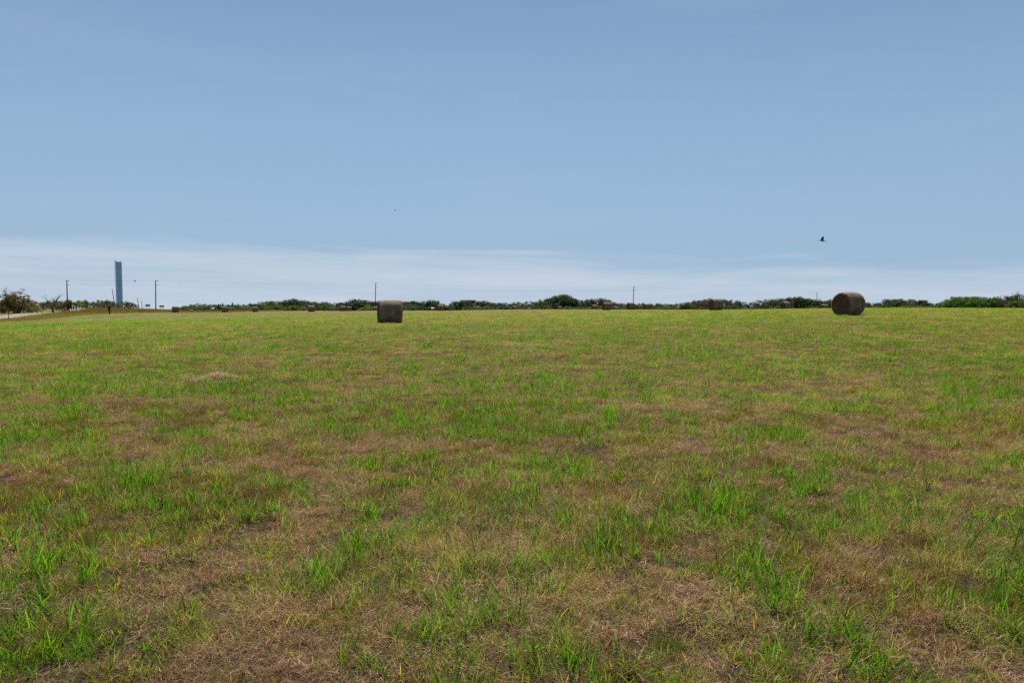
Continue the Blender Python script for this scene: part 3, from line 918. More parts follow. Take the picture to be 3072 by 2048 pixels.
def make_tree(seed, h=9.0, w=10.0, lobes=34, per=52, size=.42, trunk_h=.28, shape='dome', cols=OAKC):
    g = np.random.default_rng(seed)
    cen, rad = [], []
    for k in range(lobes):
        a = g.uniform(0, 2 * math.pi)
        if shape == 'cone':
            t = g.uniform(.06, 1); r = (1 - t) * w / 2 * g.uniform(.4, 1); z = t * h * .97
            cen.append((math.cos(a) * r, math.sin(a) * r, z)); rad.append(.35 + .55 * (1 - t)); continue
        el = g.uniform(-.55, 1.0)
        f = g.uniform(.50, .98)
        rr = math.sqrt(max(0, 1 - abs(el) ** 2.2)) * w / 2 * f
        z = h * (.42 + .50 * el * f) if el > 0 else h * (.42 + .60 * el)
        cen.append((math.cos(a) * rr, math.sin(a) * rr, max(z, h * .09)))
        rad.append(g.uniform(.10, .18) * min(w, h * 1.2))
    V, Q, C = leaf_cards(cen, rad, per, size, g, cols, .8)
    V[:, 2] *= h / np.percentile(V[:, 2], 99.3)
    V[:, 2] = np.maximum(V[:, 2], .15)
    crown = raw_mesh('crown', V, Q, C, M_LEAF)
    mb = MB()
    tr = .035 * h
    mb.tube([(0, 0, -.3), (0, 0, h * .1), (g.normal(0, .1), g.normal(0, .1), h * trunk_h), (g.normal(0, .2), g.normal(0, .2), h * .6)], [tr * 1.4, tr, tr * .85, tr * .4], 8)
    for k in range(7 if shape != 'cone' else 0):
        c = Vector(cen[k]); s = Vector((0, 0, h * trunk_h * g.uniform(.8, 1.3)))
        mb.tube([s, s.lerp(c, .5) + Vector((0, 0, .3)), c], [tr * .5, tr * .3, tr * .12], 5)
    return crown, mb.mesh('trunk', M_BARK, True)
def make_bare(seed, h=8.0, depth=4, leaves=0, cols=OAKC, r=.16, spread=.55, stems=1, size=.3, kids=(2, 3), mat_=None, lr=.55, per=16, rmin=.004):
    g = np.random.default_rng(seed)
    mb = MB(); tips = []
    for s in range(stems):
        d = Vector((g.normal(0, .45 if stems > 1 else .1), g.normal(0, .45 if stems > 1 else .1), 1)).normalized()
        branch_tree(mb, Vector((g.normal(0, .25) if stems > 1 else 0, g.normal(0, .25) if stems > 1 else 0, -.2)), d, h * .36, r, depth, g, spread, tips, .35, kids, .72, rmin)
    zm = max(v[2] for v in mb.v)
    k = h / zm
    mb.v = [(x * k, y * k, z * k) for x, y, z in mb.v]
    crown = None
    if leaves:
        tp = [tuple(t * k) for t in tips]
        idx = g.permutation(len(tp))[:leaves]
        V, Q, C = leaf_cards([tp[i] for i in idx], g.uniform(lr * .6, lr * 1.3, len(idx)), per, size, g, cols, .8)
        V[:, 2] = np.maximum(V[:, 2], .1)
        crown = raw_mesh('crown', V, Q, C, M_LEAF)
    return crown, mb.mesh('trunk', mat_ or M_BARK, True)

def plant_tree(name, proto, px, Y, hpx_top, label, cat, group=None, tint=(1, 1, 1), wide=1.0, ph=9.0, dz=0.0):
    """place a tree so that its top reaches a surveyed height"""
    p = at(px, hpx_top, Y)
    z = h1(p.x, p.y) + dz
    s = max(.15, (p.z - z) / ph)
    e = link(name, None, None, (p.x, p.y, z - .05), random.uniform(0, 6.28))
    e.scale = (s * wide, s * wide, s)
    crown, trunk = proto
    link('trunk', trunk, e)
    if crown:
        c = link('crown', crown, e); c.color = (*tint, 1)
    tag(e, label, cat, group)
    return e
OAK = [make_tree(700 + k, 9, random.uniform(10.5, 13.5), 66, 76, .50) for k in range(6)]
LOW = [make_tree(720 + k, 9, random.uniform(15, 19), 70, 72, .58, .18) for k in range(4)]
DOME = make_tree(741, 9, 11.5, 90, 90, .42, .2)
LOOSE = [make_tree(750 + k, 9, 9.5, 40, 60, .46, .32) for k in range(3)]
CEDAR = [make_tree(760 + k, 9, 5.5, 46, 40, .34, .1, 'cone', ((.030, .045, .026), (.040, .055, .032))) for k in range(3)]
BARE = [make_bare(770 + k, 9, 5, 70, ((.12, .12, .08), (.10, .11, .06)), .17, .5, 2, .22, (3, 4), M_DEADWOOD, .6, 7, .022) for k in range(3)]

# outline of the far tree line: photo px -> py of the tops
SKY_X = np.array([545, 560, 600, 640, 700, 745, 770, 800, 850, 880, 905, 960, 1000, 1040, 1070, 1100, 1150, 1180, 1240, 1300, 1330, 1350, 1380, 1400, 1440, 1500, 1550, 1590, 1640, 1665, 1690, 1715, 1735, 1790, 1830,
                  1850, 1900, 1960, 2050, 2090, 2120, 2190, 2240, 2300, 2370, 2400, 2450, 2500, 2600, 2640, 2690, 2720, 2765, 2790, 2830, 2860, 2930, 2950, 3000, 3040, 3072, 3150, 3300, 3500])
SKY_Y = np.array([926, 918, 914, 919, 916, 917, 916, 908, 906, 899, 906, 911, 913, 910, 902, 908, 908, 909, 909, 906, 918, 919, 905, 902, 907, 912, 910, 907, 902, 896, 888, 896, 903, 900, 904,
                  914, 915, 914, 914, 904, 900, 903, 912, 902, 899, 898, 902, 907, 910, 912, 901, 904, 903, 914, 913, 895, 895, 903, 897, 905, 898, 900, 897, 898])
def skyl(px):
    return float(np.interp(px, SKY_X, SKY_Y))
GRP = 'trees of the far tree line'
# --- the individuals one can tell apart
plant_tree('oak_tree', DOME, 1688, 330, 886.5, 'big dark dome-shaped oak rising above the far tree line', 'tree', GRP, (.72, .78, .82), 1.28)
plant_tree('oak_tree', OAK[1], 880, 330, 898, 'dark rounded oak standing above the far tree line beside a yellow green tree', 'tree', GRP, (.8, .9, .85), .95)
plant_tree('oak_tree', LOOSE[0], 786, 320, 905.5, 'yellow green loose-crowned tree at the edge of the far tree line', 'tree', GRP, (2.3, 2.4, 1.7), 1.15)
plant_tree('oak_tree', LOOSE[1], 826, 322, 911, 'lower yellow green tree between the loose-crowned tree and the dark rounded oak', 'tree', GRP, (2.0, 2.3, 1.3), 1.5)
plant_tree('oak_tree', LOOSE[2], 846, 334, 903, 'open-crowned dark oak just before the dark rounded oak, sky showing through it', 'tree', GRP, (.9, .95, .9), 1.0)
plant_tree('bush', LOW[0], 972, 300, 913, 'rounded bright green bush at the field edge next to a round bale', 'bush', GRP, (1.7, 2.1, 1.2), .9)
plant_tree('bush', LOW[1], 1100, 300, 920, 'pale green low bush at the field edge by the pole behind the dark bale', 'bush', GRP, (2.1, 2.2, 1.6), 1.2)
plant_tree('bush', LOW[2], 1649, 300, 919, 'small bright yellow green bush at the foot of the big dome-shaped oak', 'bush', GRP, (3.0, 3.0, 1.4), .7)
plant_tree('oak_tree', LOOSE[0], 1402, 330, 901, 'taller ragged oak at one end of the even grey trees past the shed', 'tree', GRP, (.95, 1.05, .9), 1.1)
plant_tree('oak_tree', OAK[2], 1074, 330, 901, 'broad dark oak top above the close pair of round bales', 'tree', GRP, (.85, .95, .85), 1.2)
plant_tree('leafless_tree', BARE[0], 2100, 300, 898, 'leafless grey spreading tree beside the mid-sized round bale', 'tree', GRP, (1.6, 1.3, 1.2), 1.3)
plant_tree('oak_tree', LOOSE[1], 2375, 290, 892, 'tall ragged dark tree with thin tufted top above the end-on bale', 'tree', GRP, (.8, .9, .85), 1.1)
plant_tree('oak_tree', OAK[4], 2398, 282, 894, 'dark leafy tree close against the tall ragged one, a rusty patch in its crown', 'tree', GRP, (1.0, .92, .82), .9)
plant_tree('bush', LOW[3], 2476, 270, 905, 'smooth rounded dark green bush behind the half-sunk bale by the largest bale', 'bush', GRP, (.75, 1.0, .7), .65)
plant_tree('oak_tree', OAK[0], 2690, 280, 899, 'dark broad rounded oak alone above the grey scrub past the largest bale', 'tree', GRP, (.75, .85, .85), 1.15)
plant_tree('oak_tree', OAK[3], 2768, 280, 900, 'narrower grey oak at the end of the grey scrub before the bright green trees', 'tree', GRP, (1.1, 1.05, 1.05), .8)
for k, (px, top, Y, w) in enumerate(((2868, 893, 240, 1.2), (2920, 892, 236, 1.05), (2843, 903, 244, .9))):
    plant_tree('leafy_tree', OAK[k], px, Y, top, ['broad bright green tree, tallest of the fresh green clump', 'bright green tree sharing the fresh green clump, its edge to the sky gap',
               'low bright green tree of the fresh green clump, next to the flat bale top'][k], 'tree', 'fresh green trees at the field end', (1.7, 2.4, .85), w)
for k, (px, top, Y, w) in enumerate(((2965, 896, 232, 1.1), (2990, 892, 230, .8), (3050, 902, 224, 1.2))):
    plant_tree('leafy_tree', OAK[k + 3], px, Y, top, ['dense mid green tree past the gap from the fresh green clump', 'mid green narrow tree against the thin leafless trees',
               'olive green tree under the tall thin leafless trees'][k], 'tree', 'fresh green trees at the field end', ((1.2, 2.1, .8), (1.5, 2.2, .8), (1.7, 1.9, .8))[k], w)
for k, (px, top, Y) in enumerate(((3016, 884, 228), (3046, 872, 226), (3066, 876, 224))):
    plant_tree('leafless_tree', BARE[k], px, Y, top, 'tall thin nearly leafless grey tree rising behind the green trees at the field end', 'tree', 'thin leafless trees at the field end', (1.3, 1.25, 1.0), 1.0)
for k, (px, top) in enumerate(((640, 915), (655, 911), (668, 909), (682, 914), (697, 907), (706, 915))):
    plant_tree('cedar_tree', CEDAR[k % 3], px, 330 + 4 * k, top, ['low first cedar of the pointed row, by the shed', 'slim dark cedar behind the shed', 'pointed cedar close beside the bale before the cedars',
               'shorter cedar hidden partly by the bale before the cedars', 'tallest sharp pointed cedar of the row', 'low last cedar of the pointed row, next to oaks'][k], 'tree', 'pointed cedars in the far tree line', (1, 1, 1), 1.15)
LAND = [(556, 'past the brown sign'), (600, 'before the cedars'), (655, 'among the pointed cedars'), (735, 'between the cedars and the yellow green tree'), (800, 'behind the yellow green trees'),
        (880, 'round the dark rounded oak'), (940, 'behind the bale next to the bright green bush'), (985, 'behind the bright green bush'), (1040, 'behind the close pair of bales'),
        (1090, 'behind the pale green low bush'), (1127, 'by the pole over the dark bale'), (1170, 'hidden partly by the dark side-on bale'), (1240, 'between the dark bale and the shed'),
        (1297, 'by the white roofed shed'), (1345, 'in the dip past the shed'), (1402, 'beside the taller ragged oak'), (1470, 'next past the taller ragged oak'), (1544, 'behind the half-sunk lone bale'),
        (1600, 'before the small yellow green bush'), (1688, 'under the big dome-shaped oak'), (1750, 'next to the big dome-shaped oak'), (1783, 'behind the half-hidden bale by the oak'), (1820, 'behind the bale between oak and lone pole'),
        (1860, 'behind the very small bale top'), (1901, 'by the lone pole'), (1945, 'behind the bale next past the lone pole'), (2010, 'in the low stretch past the lone pole'), (2070, 'beside the leafless grey tree'),
        (2147, 'behind the mid-sized bale'), (2220, 'next past the mid-sized bale'), (2290, 'before the tall ragged tree'), (2357, 'behind the end-on bale'), (2420, 'next past the tall ragged tree'),
        (2451, 'under the far slim pole'), (2546, 'behind the largest bale'), (2620, 'in the grey scrub past the largest bale'), (2690, 'beside the dark broad rounded oak'), (2768, 'beside the narrower grey oak'),
        (2810, 'behind the flat bale top'), (2880, 'behind the fresh green clump'), (2970, 'behind the dense mid green tree'), (3040, 'under the thin leafless trees'), (3200, 'past the thin leafless trees')]
def near(px):
    return min(LAND, key=lambda a: abs(a[0] - px))[1]
# --- the rest of the line
px = 556.0
k = 0
while px < 3120:
    top = skyl(px) - 3.5 + random.uniform(-2.5, 2.0)
    Y = (345 if px < 1950 else 345 - (px - 1950) * .085) + random.uniform(-14, 22)
    if px > 2780: Y = 262 + random.uniform(-10, 20)
    u = random.random()
    grey = random.random() < .35
    tint = (1.55, 1.38, 1.25) if grey else (random.uniform(.75, 1.15), random.uniform(.85, 1.15), random.uniform(.75, 1.1))
    sml = (928 - top) < 14
    pr = random.choice(LOW if sml else OAK + LOOSE)
    if 1445 < px < 1640: tint = (1.35, 1.2, 1.15)
    if 2560 < px < 2640: tint = (1.5, 1.35, 1.3)
    plant_tree('oak_tree', pr, px, Y, top, ('grey brown ' if grey or 1445 < px < 1640 or 2560 < px < 2640 else 'dark green ') + ('low spreading oak ' if sml else 'oak ') + near(px), 'tree', GRP, tint, random.uniform(.95, 1.25))
    if random.random() < .8:
        bx, pale = px + random.uniform(-14, 14), random.random() < .4
        plant_tree('bush', random.choice(LOW), bx, Y - 16, 919 + random.uniform(-4, 2), ('pale green' if pale else 'dark') + ' low bush at the tree foot ' + near(bx), 'bush', GRP,
                   (1.5, 1.6, .9) if pale else (random.uniform(.8, 1.1), random.uniform(.9, 1.2), .9), random.uniform(1.5, 2.3))
    px += random.uniform(14, 24) * (1.0 if px < 1950 else 1.1)
    k += 1

# ------------------------------------------------------------------ scrub by the road
RUSTY = ((.20, .13, .045), (.15, .12, .04), (.10, .10, .035), (.24, .15, .06))
SCRUB = ((.10, .12, .04), (.13, .14, .055), (.16, .15, .07), (.08, .10, .04))
big = make_bare(801, 5.2, 4, 150, RUSTY, .13, .75, 7, .20, (2, 3), None, .42, 20)
plant_tree('shrub_tree', big, 44, 138, 866, 'large ragged shrub with rust and green leaves beside the gravel road', 'shrub', None, (1, 1, 1), 1.25, 5.2)
big2 = make_bare(802, 3.4, 3, 90, RUSTY + SCRUB, .10, .8, 7, .2, (2, 3), None, .5, 22)
plant_tree('shrub_tree', big2, 2, 142, 893, 'lower rust brown shrub against the large ragged shrub on its open side', 'shrub', None, (.8, .75, .8), 1.5, 3.4)
plant_tree('shrub_tree', big2, 92, 152, 907, 'low brown and green shrub between the large ragged shrub and the dead tree', 'shrub', None, (.95, 1.0, .9), 1.7, 3.4)
plant_tree('bush', make_tree(805, 9, 17, 40, 50, .6, .1, 'dome', SCRUB), 112, 146, 922, 'small bright green bush at the roadside below the dead tree', 'bush', None, (.9, 1.5, .6), 1.1)
dens = [make_tree(806 + k, 3.4, 5.6, 48, 44, .20, .1, 'dome', RUSTY + SCRUB[:2]) for k in range(2)]
plant_tree('shrub_tree', dens[0], 12, 139, 890, 'dense rust brown shrub filling in under the large ragged shrub', 'shrub', None, (.85, .8, .8), 1.1, 3.4)
plant_tree('shrub_tree', dens[1], 58, 137, 894, 'dense olive brown shrub on the dead tree side of the large ragged shrub', 'shrub', None, (.85, .95, .8), 1.1, 3.4)
def build_dead_tree():
    mb = MB(); g = np.random.default_rng(4)
    mb.tube([(0, 0, -.3), (.02, 0, .6), (0, .05, 1.3), (.1, 0, 1.75)], [.27, .20, .20, .17], 9)
    def limb(pts, r0, r1):
        n = len(pts)
        mb.tube(pts, [r0 + (r1 - r0) * i / (n - 1) for i in range(n)], 6)
        for k in range(1, n):
            for q in range(2):
                d = (Vector(pts[k]) - Vector(pts[k - 1])).normalized() * .5 + Vector(g.normal(0, .5, 3)) + Vector((0, 0, .3))
                branch_tree(mb, Vector(pts[k]), d.normalized(), .55 * g.uniform(.5, 1.2), r1 * .55, 1, g, .6, None, .2)
    limb([(-.05, 0, 1.3), (-.55, .1, 2.0), (-.85, .1, 2.15), (-1.3, .2, 2.75), (-1.9, .1, 3.1)], .15, .04)
    limb([(.05, 0, 1.4), (.5, -.1, 2.0), (.9, -.1, 2.6), (1.2, 0, 3.05), (1.45, .1, 3.3)], .14, .07)
    limb([(0, 0, 1.5), (.1, .2, 2.2), (.15, .2, 2.6)], .12, .09)
    limb([(-.2, 0, .9), (-.9, -.2, 1.3), (-1.15, -.2, 1.0)], .16, .06)
    me = mb.mesh('trunk', M_DEADWOOD, True)
    p = at(157, 884, 172); z = h1(p.x, p.y)
    e = link('dead_tree', None, None, (p.x, p.y, z)); s = (p.z - z) / 3.6; e.scale = (s, s, s)
    link('trunk', me, e)
    tag(e, 'dead grey tree with broken forked limbs in the roadside scrub', 'tree')
build_dead_tree()
scr = [make_bare(820 + k, 3.0, 3, 60, SCRUB, .06, .7, 6, .3, (2, 3), None, .55, 20) for k in range(3)] + [make_tree(830 + k, 9, 15, 36, 46, .7, .1, 'dome', SCRUB) for k in range(3)]
SC = ((110, 905, 205, 3), (128, 903, 215, 0), (146, 906, 230, 4), (178, 901, 210, 1), (192, 906, 190, 2), (214, 904, 262, 3), (228, 908, 262, 5), (246, 905, 280, 4), (262, 908, 285, 0), (276, 910, 300, 5),
      (298, 905, 310, 3), (316, 905, 320, 4), (330, 908, 330, 5), (344, 911, 340, 3), (372, 909, 420, 4), (388, 911, 430, 5), (400, 916, 440, 3), (70, 915, 190, 4), (20, 912, 200, 3), (-30, 905, 180, 4), (-80, 900, 170, 3))
for k, (px, top, Y, i) in enumerate(SC):
    top -= 0 if 100 < px < 185 else 5
    fresh = k in (6, 7)
    grey = i < 3
    plant_tree('scrub_bush', scr[i], px, Y, top, ('grey twiggy bush ' if grey else 'fresh green bush ' if fresh else 'olive green bush ') + min(((20, 'behind the large ragged shrub'), (100, 'between the ragged shrub and the dead tree'), (150, 'close behind the dead tree'), (192, 'at the foot of the pole by the dead tree'), (228, 'behind the small white gate'), (265, 'between the white gate and the leaning pole'), (310, 'just before the water tower, in the scrub'), (340, 'at the foot of the thin leaning pole'), (385, 'round the orange sign')), key=lambda a: abs(a[0] - px))[1], 'bush',
               'scrub along the gravel road', (1.2, 1.1, 1.2) if grey else (.8, 1.4, .45) if fresh else (random.uniform(.7, 1), random.uniform(.75, 1.05), .8), random.uniform(1.0, 1.4), 3.0 if grey else 9.0)

# ------------------------------------------------------------------ water tower
def build_tower():
    Y = 540.0
    b, t = at(359.5, 922, Y), at(355.8, 785.5, Y)
    z0 = min(h1(b.x, b.y), b.z) - .5
    R = 17.2 / F * Y / 2
    hh = t.z - z0
    m, tt, bs = mat('pale_blue_tank_paint')
    bs.inputs['Roughness'].default_value = .38
    c = N(tt, 'ShaderNodeTexCoord'); mp_ = N(tt, 'ShaderNodeMapping'); mp_.inputs['Scale'].default_value = (1.5, 1.5, .12)
    n = N(tt, 'ShaderNodeTexNoise'); n.inputs['Detail'].default_value = 5
    tt.links.new(c.outputs['Object'], mp_.inputs[0]); tt.links.new(mp_.outputs[0], n.inputs['Vector'])
    r = N(tt, 'ShaderNodeValToRGB'); r.color_ramp.elements[0].color = (.20, .42, .63, 1); r.color_ramp.elements[1].color = (.26, .50, .70, 1)
    tt.links.new(n.outputs['Fac'], r.inputs[0]); tt.links.new(r.outputs[0], bs.inputs['Base Color'])
    e = link('water_tower', None, None, (b.x, b.y, z0))
    tag(e, 'tall pale blue cylindrical water standpipe rising over the roadside scrub', 'water tower')
    mb = MB()
    rings = 16
    pts, rad = [], []
    for k in range(rings):
        za, zb = hh * k / rings, hh * (k + 1) / rings
        pts += [(0, 0, za + .03), (0, 0, zb - .03)]; rad += [R, R]
        if k < rings - 1:
            pts += [(0, 0, zb - .02), (0, 0, zb + .02)]; rad += [R + .025, R + .025]
    mb.tube(pts, rad, 48)
    link('tank', mb.mesh('tank', m, False), e)
    mb = MB(); mb.tube([(0, 0, hh - .02), (0, 0, hh + .12), (0, 0, hh + .35), (0, 0, hh + .45)], [R + .12, R + .12, R * .5, .15], 48)
    link('roof', mb.mesh('roof', m, False), e)
    mb = MB()
    lx = -R - .22
    for s in (-.22, .22): mb.tube([(lx, s, .5), (lx, s, hh + .9)], .05, 5)
    for k in range(int(hh / .5)): mb.tube([(lx, -.22, .8 + k * .5), (lx, .22, .8 + k * .5)], .025, 4)
    for k in range(int(hh / 1.2)):
        ring = [(lx - .38 + .38 * math.cos(a), .38 * math.sin(a), 3 + k * 1.2) for a in np.linspace(.6, 2 * math.pi - .6, 9)]
        if 3 + k * 1.2 < hh: mb.tube(ring, .04, 4)
    for a in (2.2, 3.14, 4.1): mb.tube([(lx - .38 + .38 * math.cos(a), .38 * math.sin(a), 3), (lx - .38 + .38 * math.cos(a), .38 * math.sin(a), hh + .8)], .04, 4)
    link('ladder', mb.mesh('ladder', M_WHITE), e)
    mb = MB(); mb.tube([(-R - .3, 0, hh - .5), (-R - .3, 0, hh + 4.6)], .06, 6)
    mb.tube([(-R - .3, 0, hh + .2), (-R + .4, 0, hh + .2)], .05, 6)
    mb.tube([(-R - .3, -.5, hh + 3.4), (-R - .3, .5, hh + 3.4)], .04, 5)
    link('antenna', mb.mesh('antenna', M_GALV), e)
    mb = MB(); pts = [(-R - .55, -.2 + .4 * math.sin(a), hh + 1.0 - .4 * math.cos(a)) for a in np.linspace(0, 3.14, 7)]
    mb.tube([(-R - .5, 0, hh + .55), (-R - .5, 0, hh + .75), (-R - .5, 0, hh + 1.1), (-R - .5, 0, hh + 1.3)], [.12, .32, .32, .12], 10)
    link('beacon', mb.mesh('beacon', M_POLE), e)
build_tower()

# ------------------------------------------------------------------ utility poles and cables
def pole(px, top, Y, label, lean=0.0, arms=True, r=.14, basepx=None):
    t = at(px, top, Y)
    bx = at(basepx if basepx else px, top, Y).x
    z = h1(bx, t.y) - .3
    e = link('utility_pole', None, None, (bx, t.y, z))
    tag(e, label, 'utility pole', 'utility poles')
    mb = MB()
    hh = t.z - z; dx = t.x - bx
    mb.tube([(dx * f, 0, hh * f) for f in (0, .33, .66, 1)], [r * 1.25, r * 1.1, r, r * .85], 8)
    link('shaft', mb.mesh('shaft', M_POLE, True), e)
    tips = []
    if arms:
        for f, w in ((.975, .75), (.84, .55)):
            mb = MB(); zz = hh * f
            mb.box((dx * f + w * .5, -.0, zz), (w, .10, .12)); link('bracket', mb.mesh('bracket', M_POLE), e)
            mb = MB(); mb.tube([(dx * f + w, 0, zz + .05), (dx * f + w, 0, zz + .15), (dx * f + w, 0, zz + .22), (dx * f + w, 0, zz + .32)], [.03, .08, .08, .03], 8)
            link('insulator', mb.mesh('insulator', M_GALV), e)
            tips.append(Vector((bx + dx * f + w, t.y, z + zz + .3)))
    return tips
t0 = pole(200, 840, 199, 'dark utility pole with two short brackets beside the dead tree')
t1 = pole(466.5, 841, 206, 'dark utility pole standing between the green sign and the brown sign', basepx=465)
t2 = pole(1127, 848.5, 268, 'utility pole rising behind the dark side-on bale', basepx=1125)
t3 = pole(1901, 859, 300, 'lone utility pole standing behind a round bale on open ground', basepx=1900)
t4 = pole(2451, 876, 395, 'far slim utility pole above the trees next to the largest bale')
pole(336.3, 866, 360, 'thin leaning pole standing just beside the pale blue water tower', arms=False, r=.16, basepx=344.5)
pole(411.5, 892, 430, 'thin leaning pole between the orange sign and the green sign', arms=False, r=.17, basepx=417)
pole(425, 902, 470, 'short thin upright pole close by the green sign', arms=False, r=.17, basepx=426)
tm = [Vector((v.x - 60, v.y - 60, v.z - .5)) for v in t0]
def cable(a, b, sag, label):
    mb = MB()
    m = (a + b) / 2
    o = (a + b) / 2
    pts = [a.lerp(b, f) - Vector((0, 0, sag * 4 * f * (1 - f))) - o for f in np.linspace(0, 1, 25)]
    mb.tube(pts, .010, 4)
    e = link('overhead_cable', mb.mesh('overhead_cable', M_WIRE), None, o)
    tag(e, label, 'cable', 'overhead cables')
names = ['passing the water tower between two poles', 'from the pole between the signs to the dark bale pole',
         'from the dark bale pole to the lone pole', 'from the lone pole to the far slim pole']
for (p, q, nm, sg) in ((t0, t1, names[0], .25), (t1, t2, names[1], .7), (t2, t3, names[2], .9), (t3, t4, names[3], 1.2)):
    cable(p[0], q[0], sg, 'upper thin cable ' + nm)
    cable(p[1], q[1], sg, 'lower thin cable ' + nm)

# ------------------------------------------------------------------ signs, posts, sheds
def road_sign(px0, px1, py0, py1, Y, colr, label, name, legs=2):
    a, b = at(px0, py0, Y), at(px1, py1, Y)
    cx = (a.x + b.x) / 2; w = b.x - a.x; h = a.z - b.z
    z = h1(cx, Y) - .3
    e = link(name, None, None, (cx, Y, z)); tag(e, label, 'sign')
    mb = MB(); mb.box((0, 0, (a.z + b.z) / 2 - z), (w, .03, h)); link('panel', mb.mesh('panel', plain(name + '_face', colr, .5, var=.05)), e)
    for s in ((-.3, .3) if legs == 2 else (0,)):
        mb = MB(); mb.box((s * w, .06, (a.z - z) / 2 - .05), (.09, .06, a.z - z - .1)); link('leg', mb.mesh('leg', M_GALV), e)
    return e
road_sign(436, 450, 913, 919, 215, (.012, .22, .17), 'green road sign on two legs above the reddish weeds', 'green_road_sign')
road_sign(478, 492, 916, 921.2, 212, (.17, .12, .12), 'dull brown sign panel beside the utility pole in the weeds', 'brown_sign')
road_sign(383, 391, 908, 914.5, 300, (.45, .13, .03), 'small orange sign next to the foot of the water tower', 'orange_sign', 1)
road_sign(384, 392, 918.5, 921, 296, (.10, .35, .36), 'small teal plate low in the weeds beneath the orange sign', 'teal_plate', 1)
def post(px, top, base, Y, r, material, label, name, cap=0.0):
    a = at(px, top, Y); z = h1(a.x, Y) - .2
    mb = MB(); hh = a.z - z
    mb.tube([(0, 0, 0), (.02, 0, hh * .5), (0, 0, hh * .96), (0, 0, hh)], [r, r * .95, r * .95, r * .7], 8)
    e = link(name, mb.mesh(name, material, False), None, (a.x, Y, z))
    if cap:
        e2 = MB(); 
    tag(e, label, 'post', 'fence posts'); return e
post(25, 930, 953, 106, .05, M_POLE, 'thin dark steel fence post beside the gravel road in front of the large shrub', 'fence_post')
for k, px in enumerate((208, 215, 221)):
    post(px, 919 + k % 2, 927, 190, .10, M_RUST, 'short rusty brown post in a row at the gateway by the utility pole', 'fence_post')
def burnt_post():
    Y = 142; a = at(327.5, 917, Y); z = h1(a.x, Y) - .1; hh = a.z - z
    e = link('gate_post', None, None, (a.x, Y, z)); tag(e, 'stubby black post with a thick top standing in the reddish weeds', 'post')
    mb = MB(); mb.tube([(0.05, 0, 0), (.03, 0, hh * .55)], [.13, .14], 9); link('shaft', mb.mesh('shaft', M_BLACK), e)
    mb = MB(); mb.tube([(0, 0, hh * .5), (0, 0, hh * .56), (-.01, 0, hh * .95), (-.01, 0, hh)], [.17, .22, .21, .15], 10); link('cap', mb.mesh('cap', M_BLACK), e)
burnt_post()
def gate():
    Y = 188; a, b = at(226, 921.5, Y), at(236, 928, Y); z = h1((a.x + b.x) / 2, Y); w = b.x - a.x; hh = a.z - z
    e = link('metal_gate', None, None, ((a.x + b.x) / 2, Y, z)); tag(e, 'small white metal gate in the roadside scrub near the rusty posts', 'gate')
    for s in (-.5, .5):
        mb = MB(); mb.tube([(s * w, 0, -.1), (s * w, 0, hh + .05)], .06, 6); link('post', mb.mesh('post', M_WHITE), e)
    for f in (.35, .65, .97):
        mb = MB(); mb.tube([(-w / 2, 0, hh * f), (w / 2, 0, hh * f)], .045, 6); link('rail', mb.mesh('rail', M_WHITE), e)
gate()
post(228, 912, 926, 191, .17, M_BLACK, 'dark round-topped post behind the small white gate', 'gate_post')
def shed(px0, px1, top, Y, label):
    a, b = at(px0, top, Y), at(px1, top, Y); cx = (a.x + b.x) / 2; w = b.x - a.x
    z = h1(cx, Y) - .2; hh = a.z - z
    e = link('shed', None, None, (cx, Y, z), .15); tag(e, label, 'shed', 'white roofed sheds')
    mb = MB(); mb.box((0, 0, hh * .41), (w * .9, 4, hh * .82)); link('wall', mb.mesh('wall', plain('shed_wall', (.20, .19, .18), .8)), e)
    mb = MB()
    for s in (-1, 1):
        vs = [mb.vert((x, y, zz)) for (x, y, zz) in ((-w / 2, 0, hh), (w / 2, 0, hh), (w / 2, s * 2.5, hh * .86), (-w / 2, s * 2.5, hh * .86), (-w / 2, 0, hh - .12), (w / 2, 0, hh - .12), (w / 2, s * 2.5, hh * .86 - .12), (-w / 2, s * 2.5, hh * .86 - .12))]
        for q in ((0, 1, 2, 3), (7, 6, 5, 4), (0, 4, 5, 1), (1, 5, 6, 2), (2, 6, 7, 3), (3, 7, 4, 0)): mb.f.append(tuple(vs[i] for i in q))
    link('roof', mb.mesh('roof', plain('shed_roof', (.34, .34, .35), .7, var=.05)), e)
    mb = MB(); mb.box((w * .1, -2.02, hh * .3), (w * .35, .06, hh * .6)); link('door', mb.mesh('door', M_DEADWOOD), e)
shed(637.5, 646, 923.3, 318, 'small white roofed shed in front of the pointed cedars')
shed(1293, 1302.5, 922.3, 322, 'small white roofed shed against the dark trees beside a small round bale')

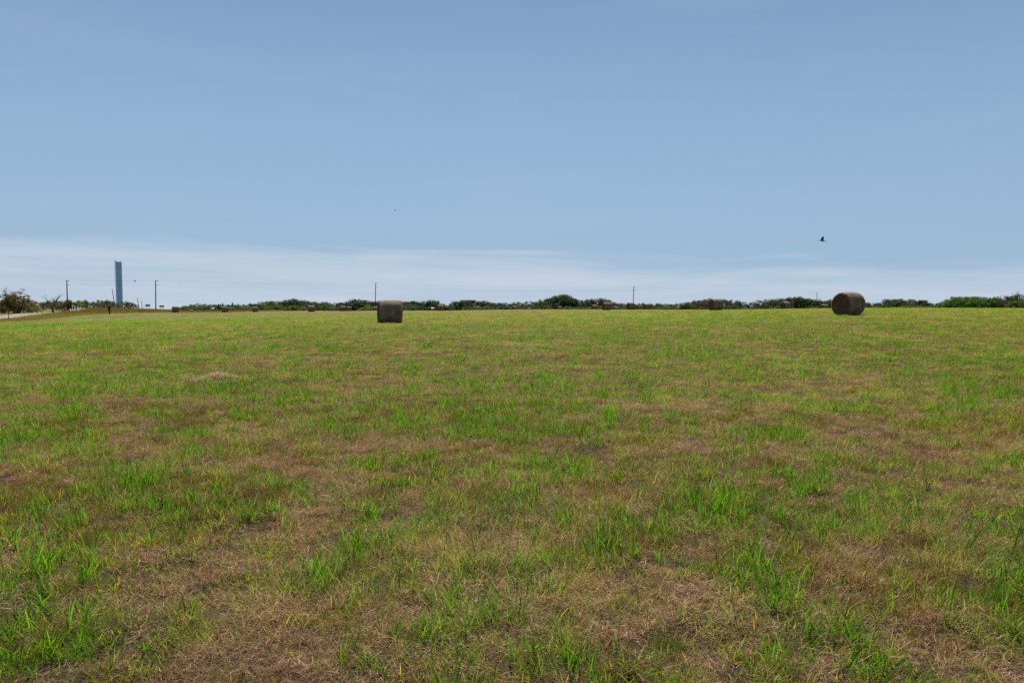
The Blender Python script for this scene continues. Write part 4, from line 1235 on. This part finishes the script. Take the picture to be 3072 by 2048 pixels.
# ------------------------------------------------------------------ birds
def bird(px, py, Y, span, roll, yaw, flap, label, pitch=0.0):
    p = at(px, py, Y)
    e = link('bird', None, None, p); e.rotation_euler = (pitch, roll, yaw)
    tag(e, label, 'bird', 'birds in flight')
    s = span
    mb = MB()
    ys = [-.30, -.27, -.2, -.08, .05, .15, .2, .25, .30, .335]
    rs = [.008, .025, .05, .07, .072, .055, .04, .046, .03, .004]
    mb.tube([(0, y * s, 0) for y in ys], [r * s for r in rs], 10)
    link('body', mb.mesh('body', M_BIRD, True), e)
    mb = MB()
    q = [mb.vert((x * s, y * s, z * s)) for x, y, z in ((-.03, -.24, .012), (.03, -.24, .012), (.09, -.46, .0), (.0, -.43, .0), (-.09, -.46, .0), (-.03, -.24, -.004), (.03, -.24, -.004))]
    mb.f += [(q[0], q[1], q[3]), (q[1], q[2], q[3]), (q[0], q[3], q[4]), (q[5], q[3], q[6]), (q[6], q[3], q[2]), (q[5], q[4], q[3])]
    link('tail', mb.mesh('tail', M_BIRD), e)
    for sd in (-1, 1):
        mb = MB()
        prof = [(.04, .12, -.12, 0), (.16, .15, -.14, .3), (.28, .14, -.12, .62), (.40, .07, -.12, .82), (.50, -.06, -.13, 1.0)]
        top = []; bot = []
        for (w, f, r, t) in prof:
            x, z = w * math.cos(flap), w * math.sin(flap)
            for L_, dz in ((top, .010 * (1.1 - t)), (bot, -.010 * (1.1 - t))):
                L_.append((mb.vert((sd * x * s, f * s, (z + dz) * s)), mb.vert((sd * x * s, r * s, (z + dz * .3) * s))))
        for k in range(len(prof) - 1):
            mb.f.append((top[k][0], top[k + 1][0], top[k + 1][1], top[k][1])); mb.f.append((bot[k][1], bot[k + 1][1], bot[k + 1][0], bot[k][0]))
            mb.f.append((top[k][0], bot[k][0], bot[k + 1][0], top[k + 1][0])); mb.f.append((top[k][1], top[k + 1][1], bot[k + 1][1], bot[k][1]))
        link('wing', mb.mesh('wing', M_BIRD), e)
bird(2466, 722, 40, .52, .35, 1.15, .85, 'dark bird with raised wings in the sky over the largest bale', .25)
bird(1186, 631, 180, 1.0, .06, 1.2, .12, 'tiny dark bird gliding high above the dark side-on bale')
bird(405, 843.5, 120, .5, .8, 2.2, .3, 'tiny grey bird flying beside the water tower')
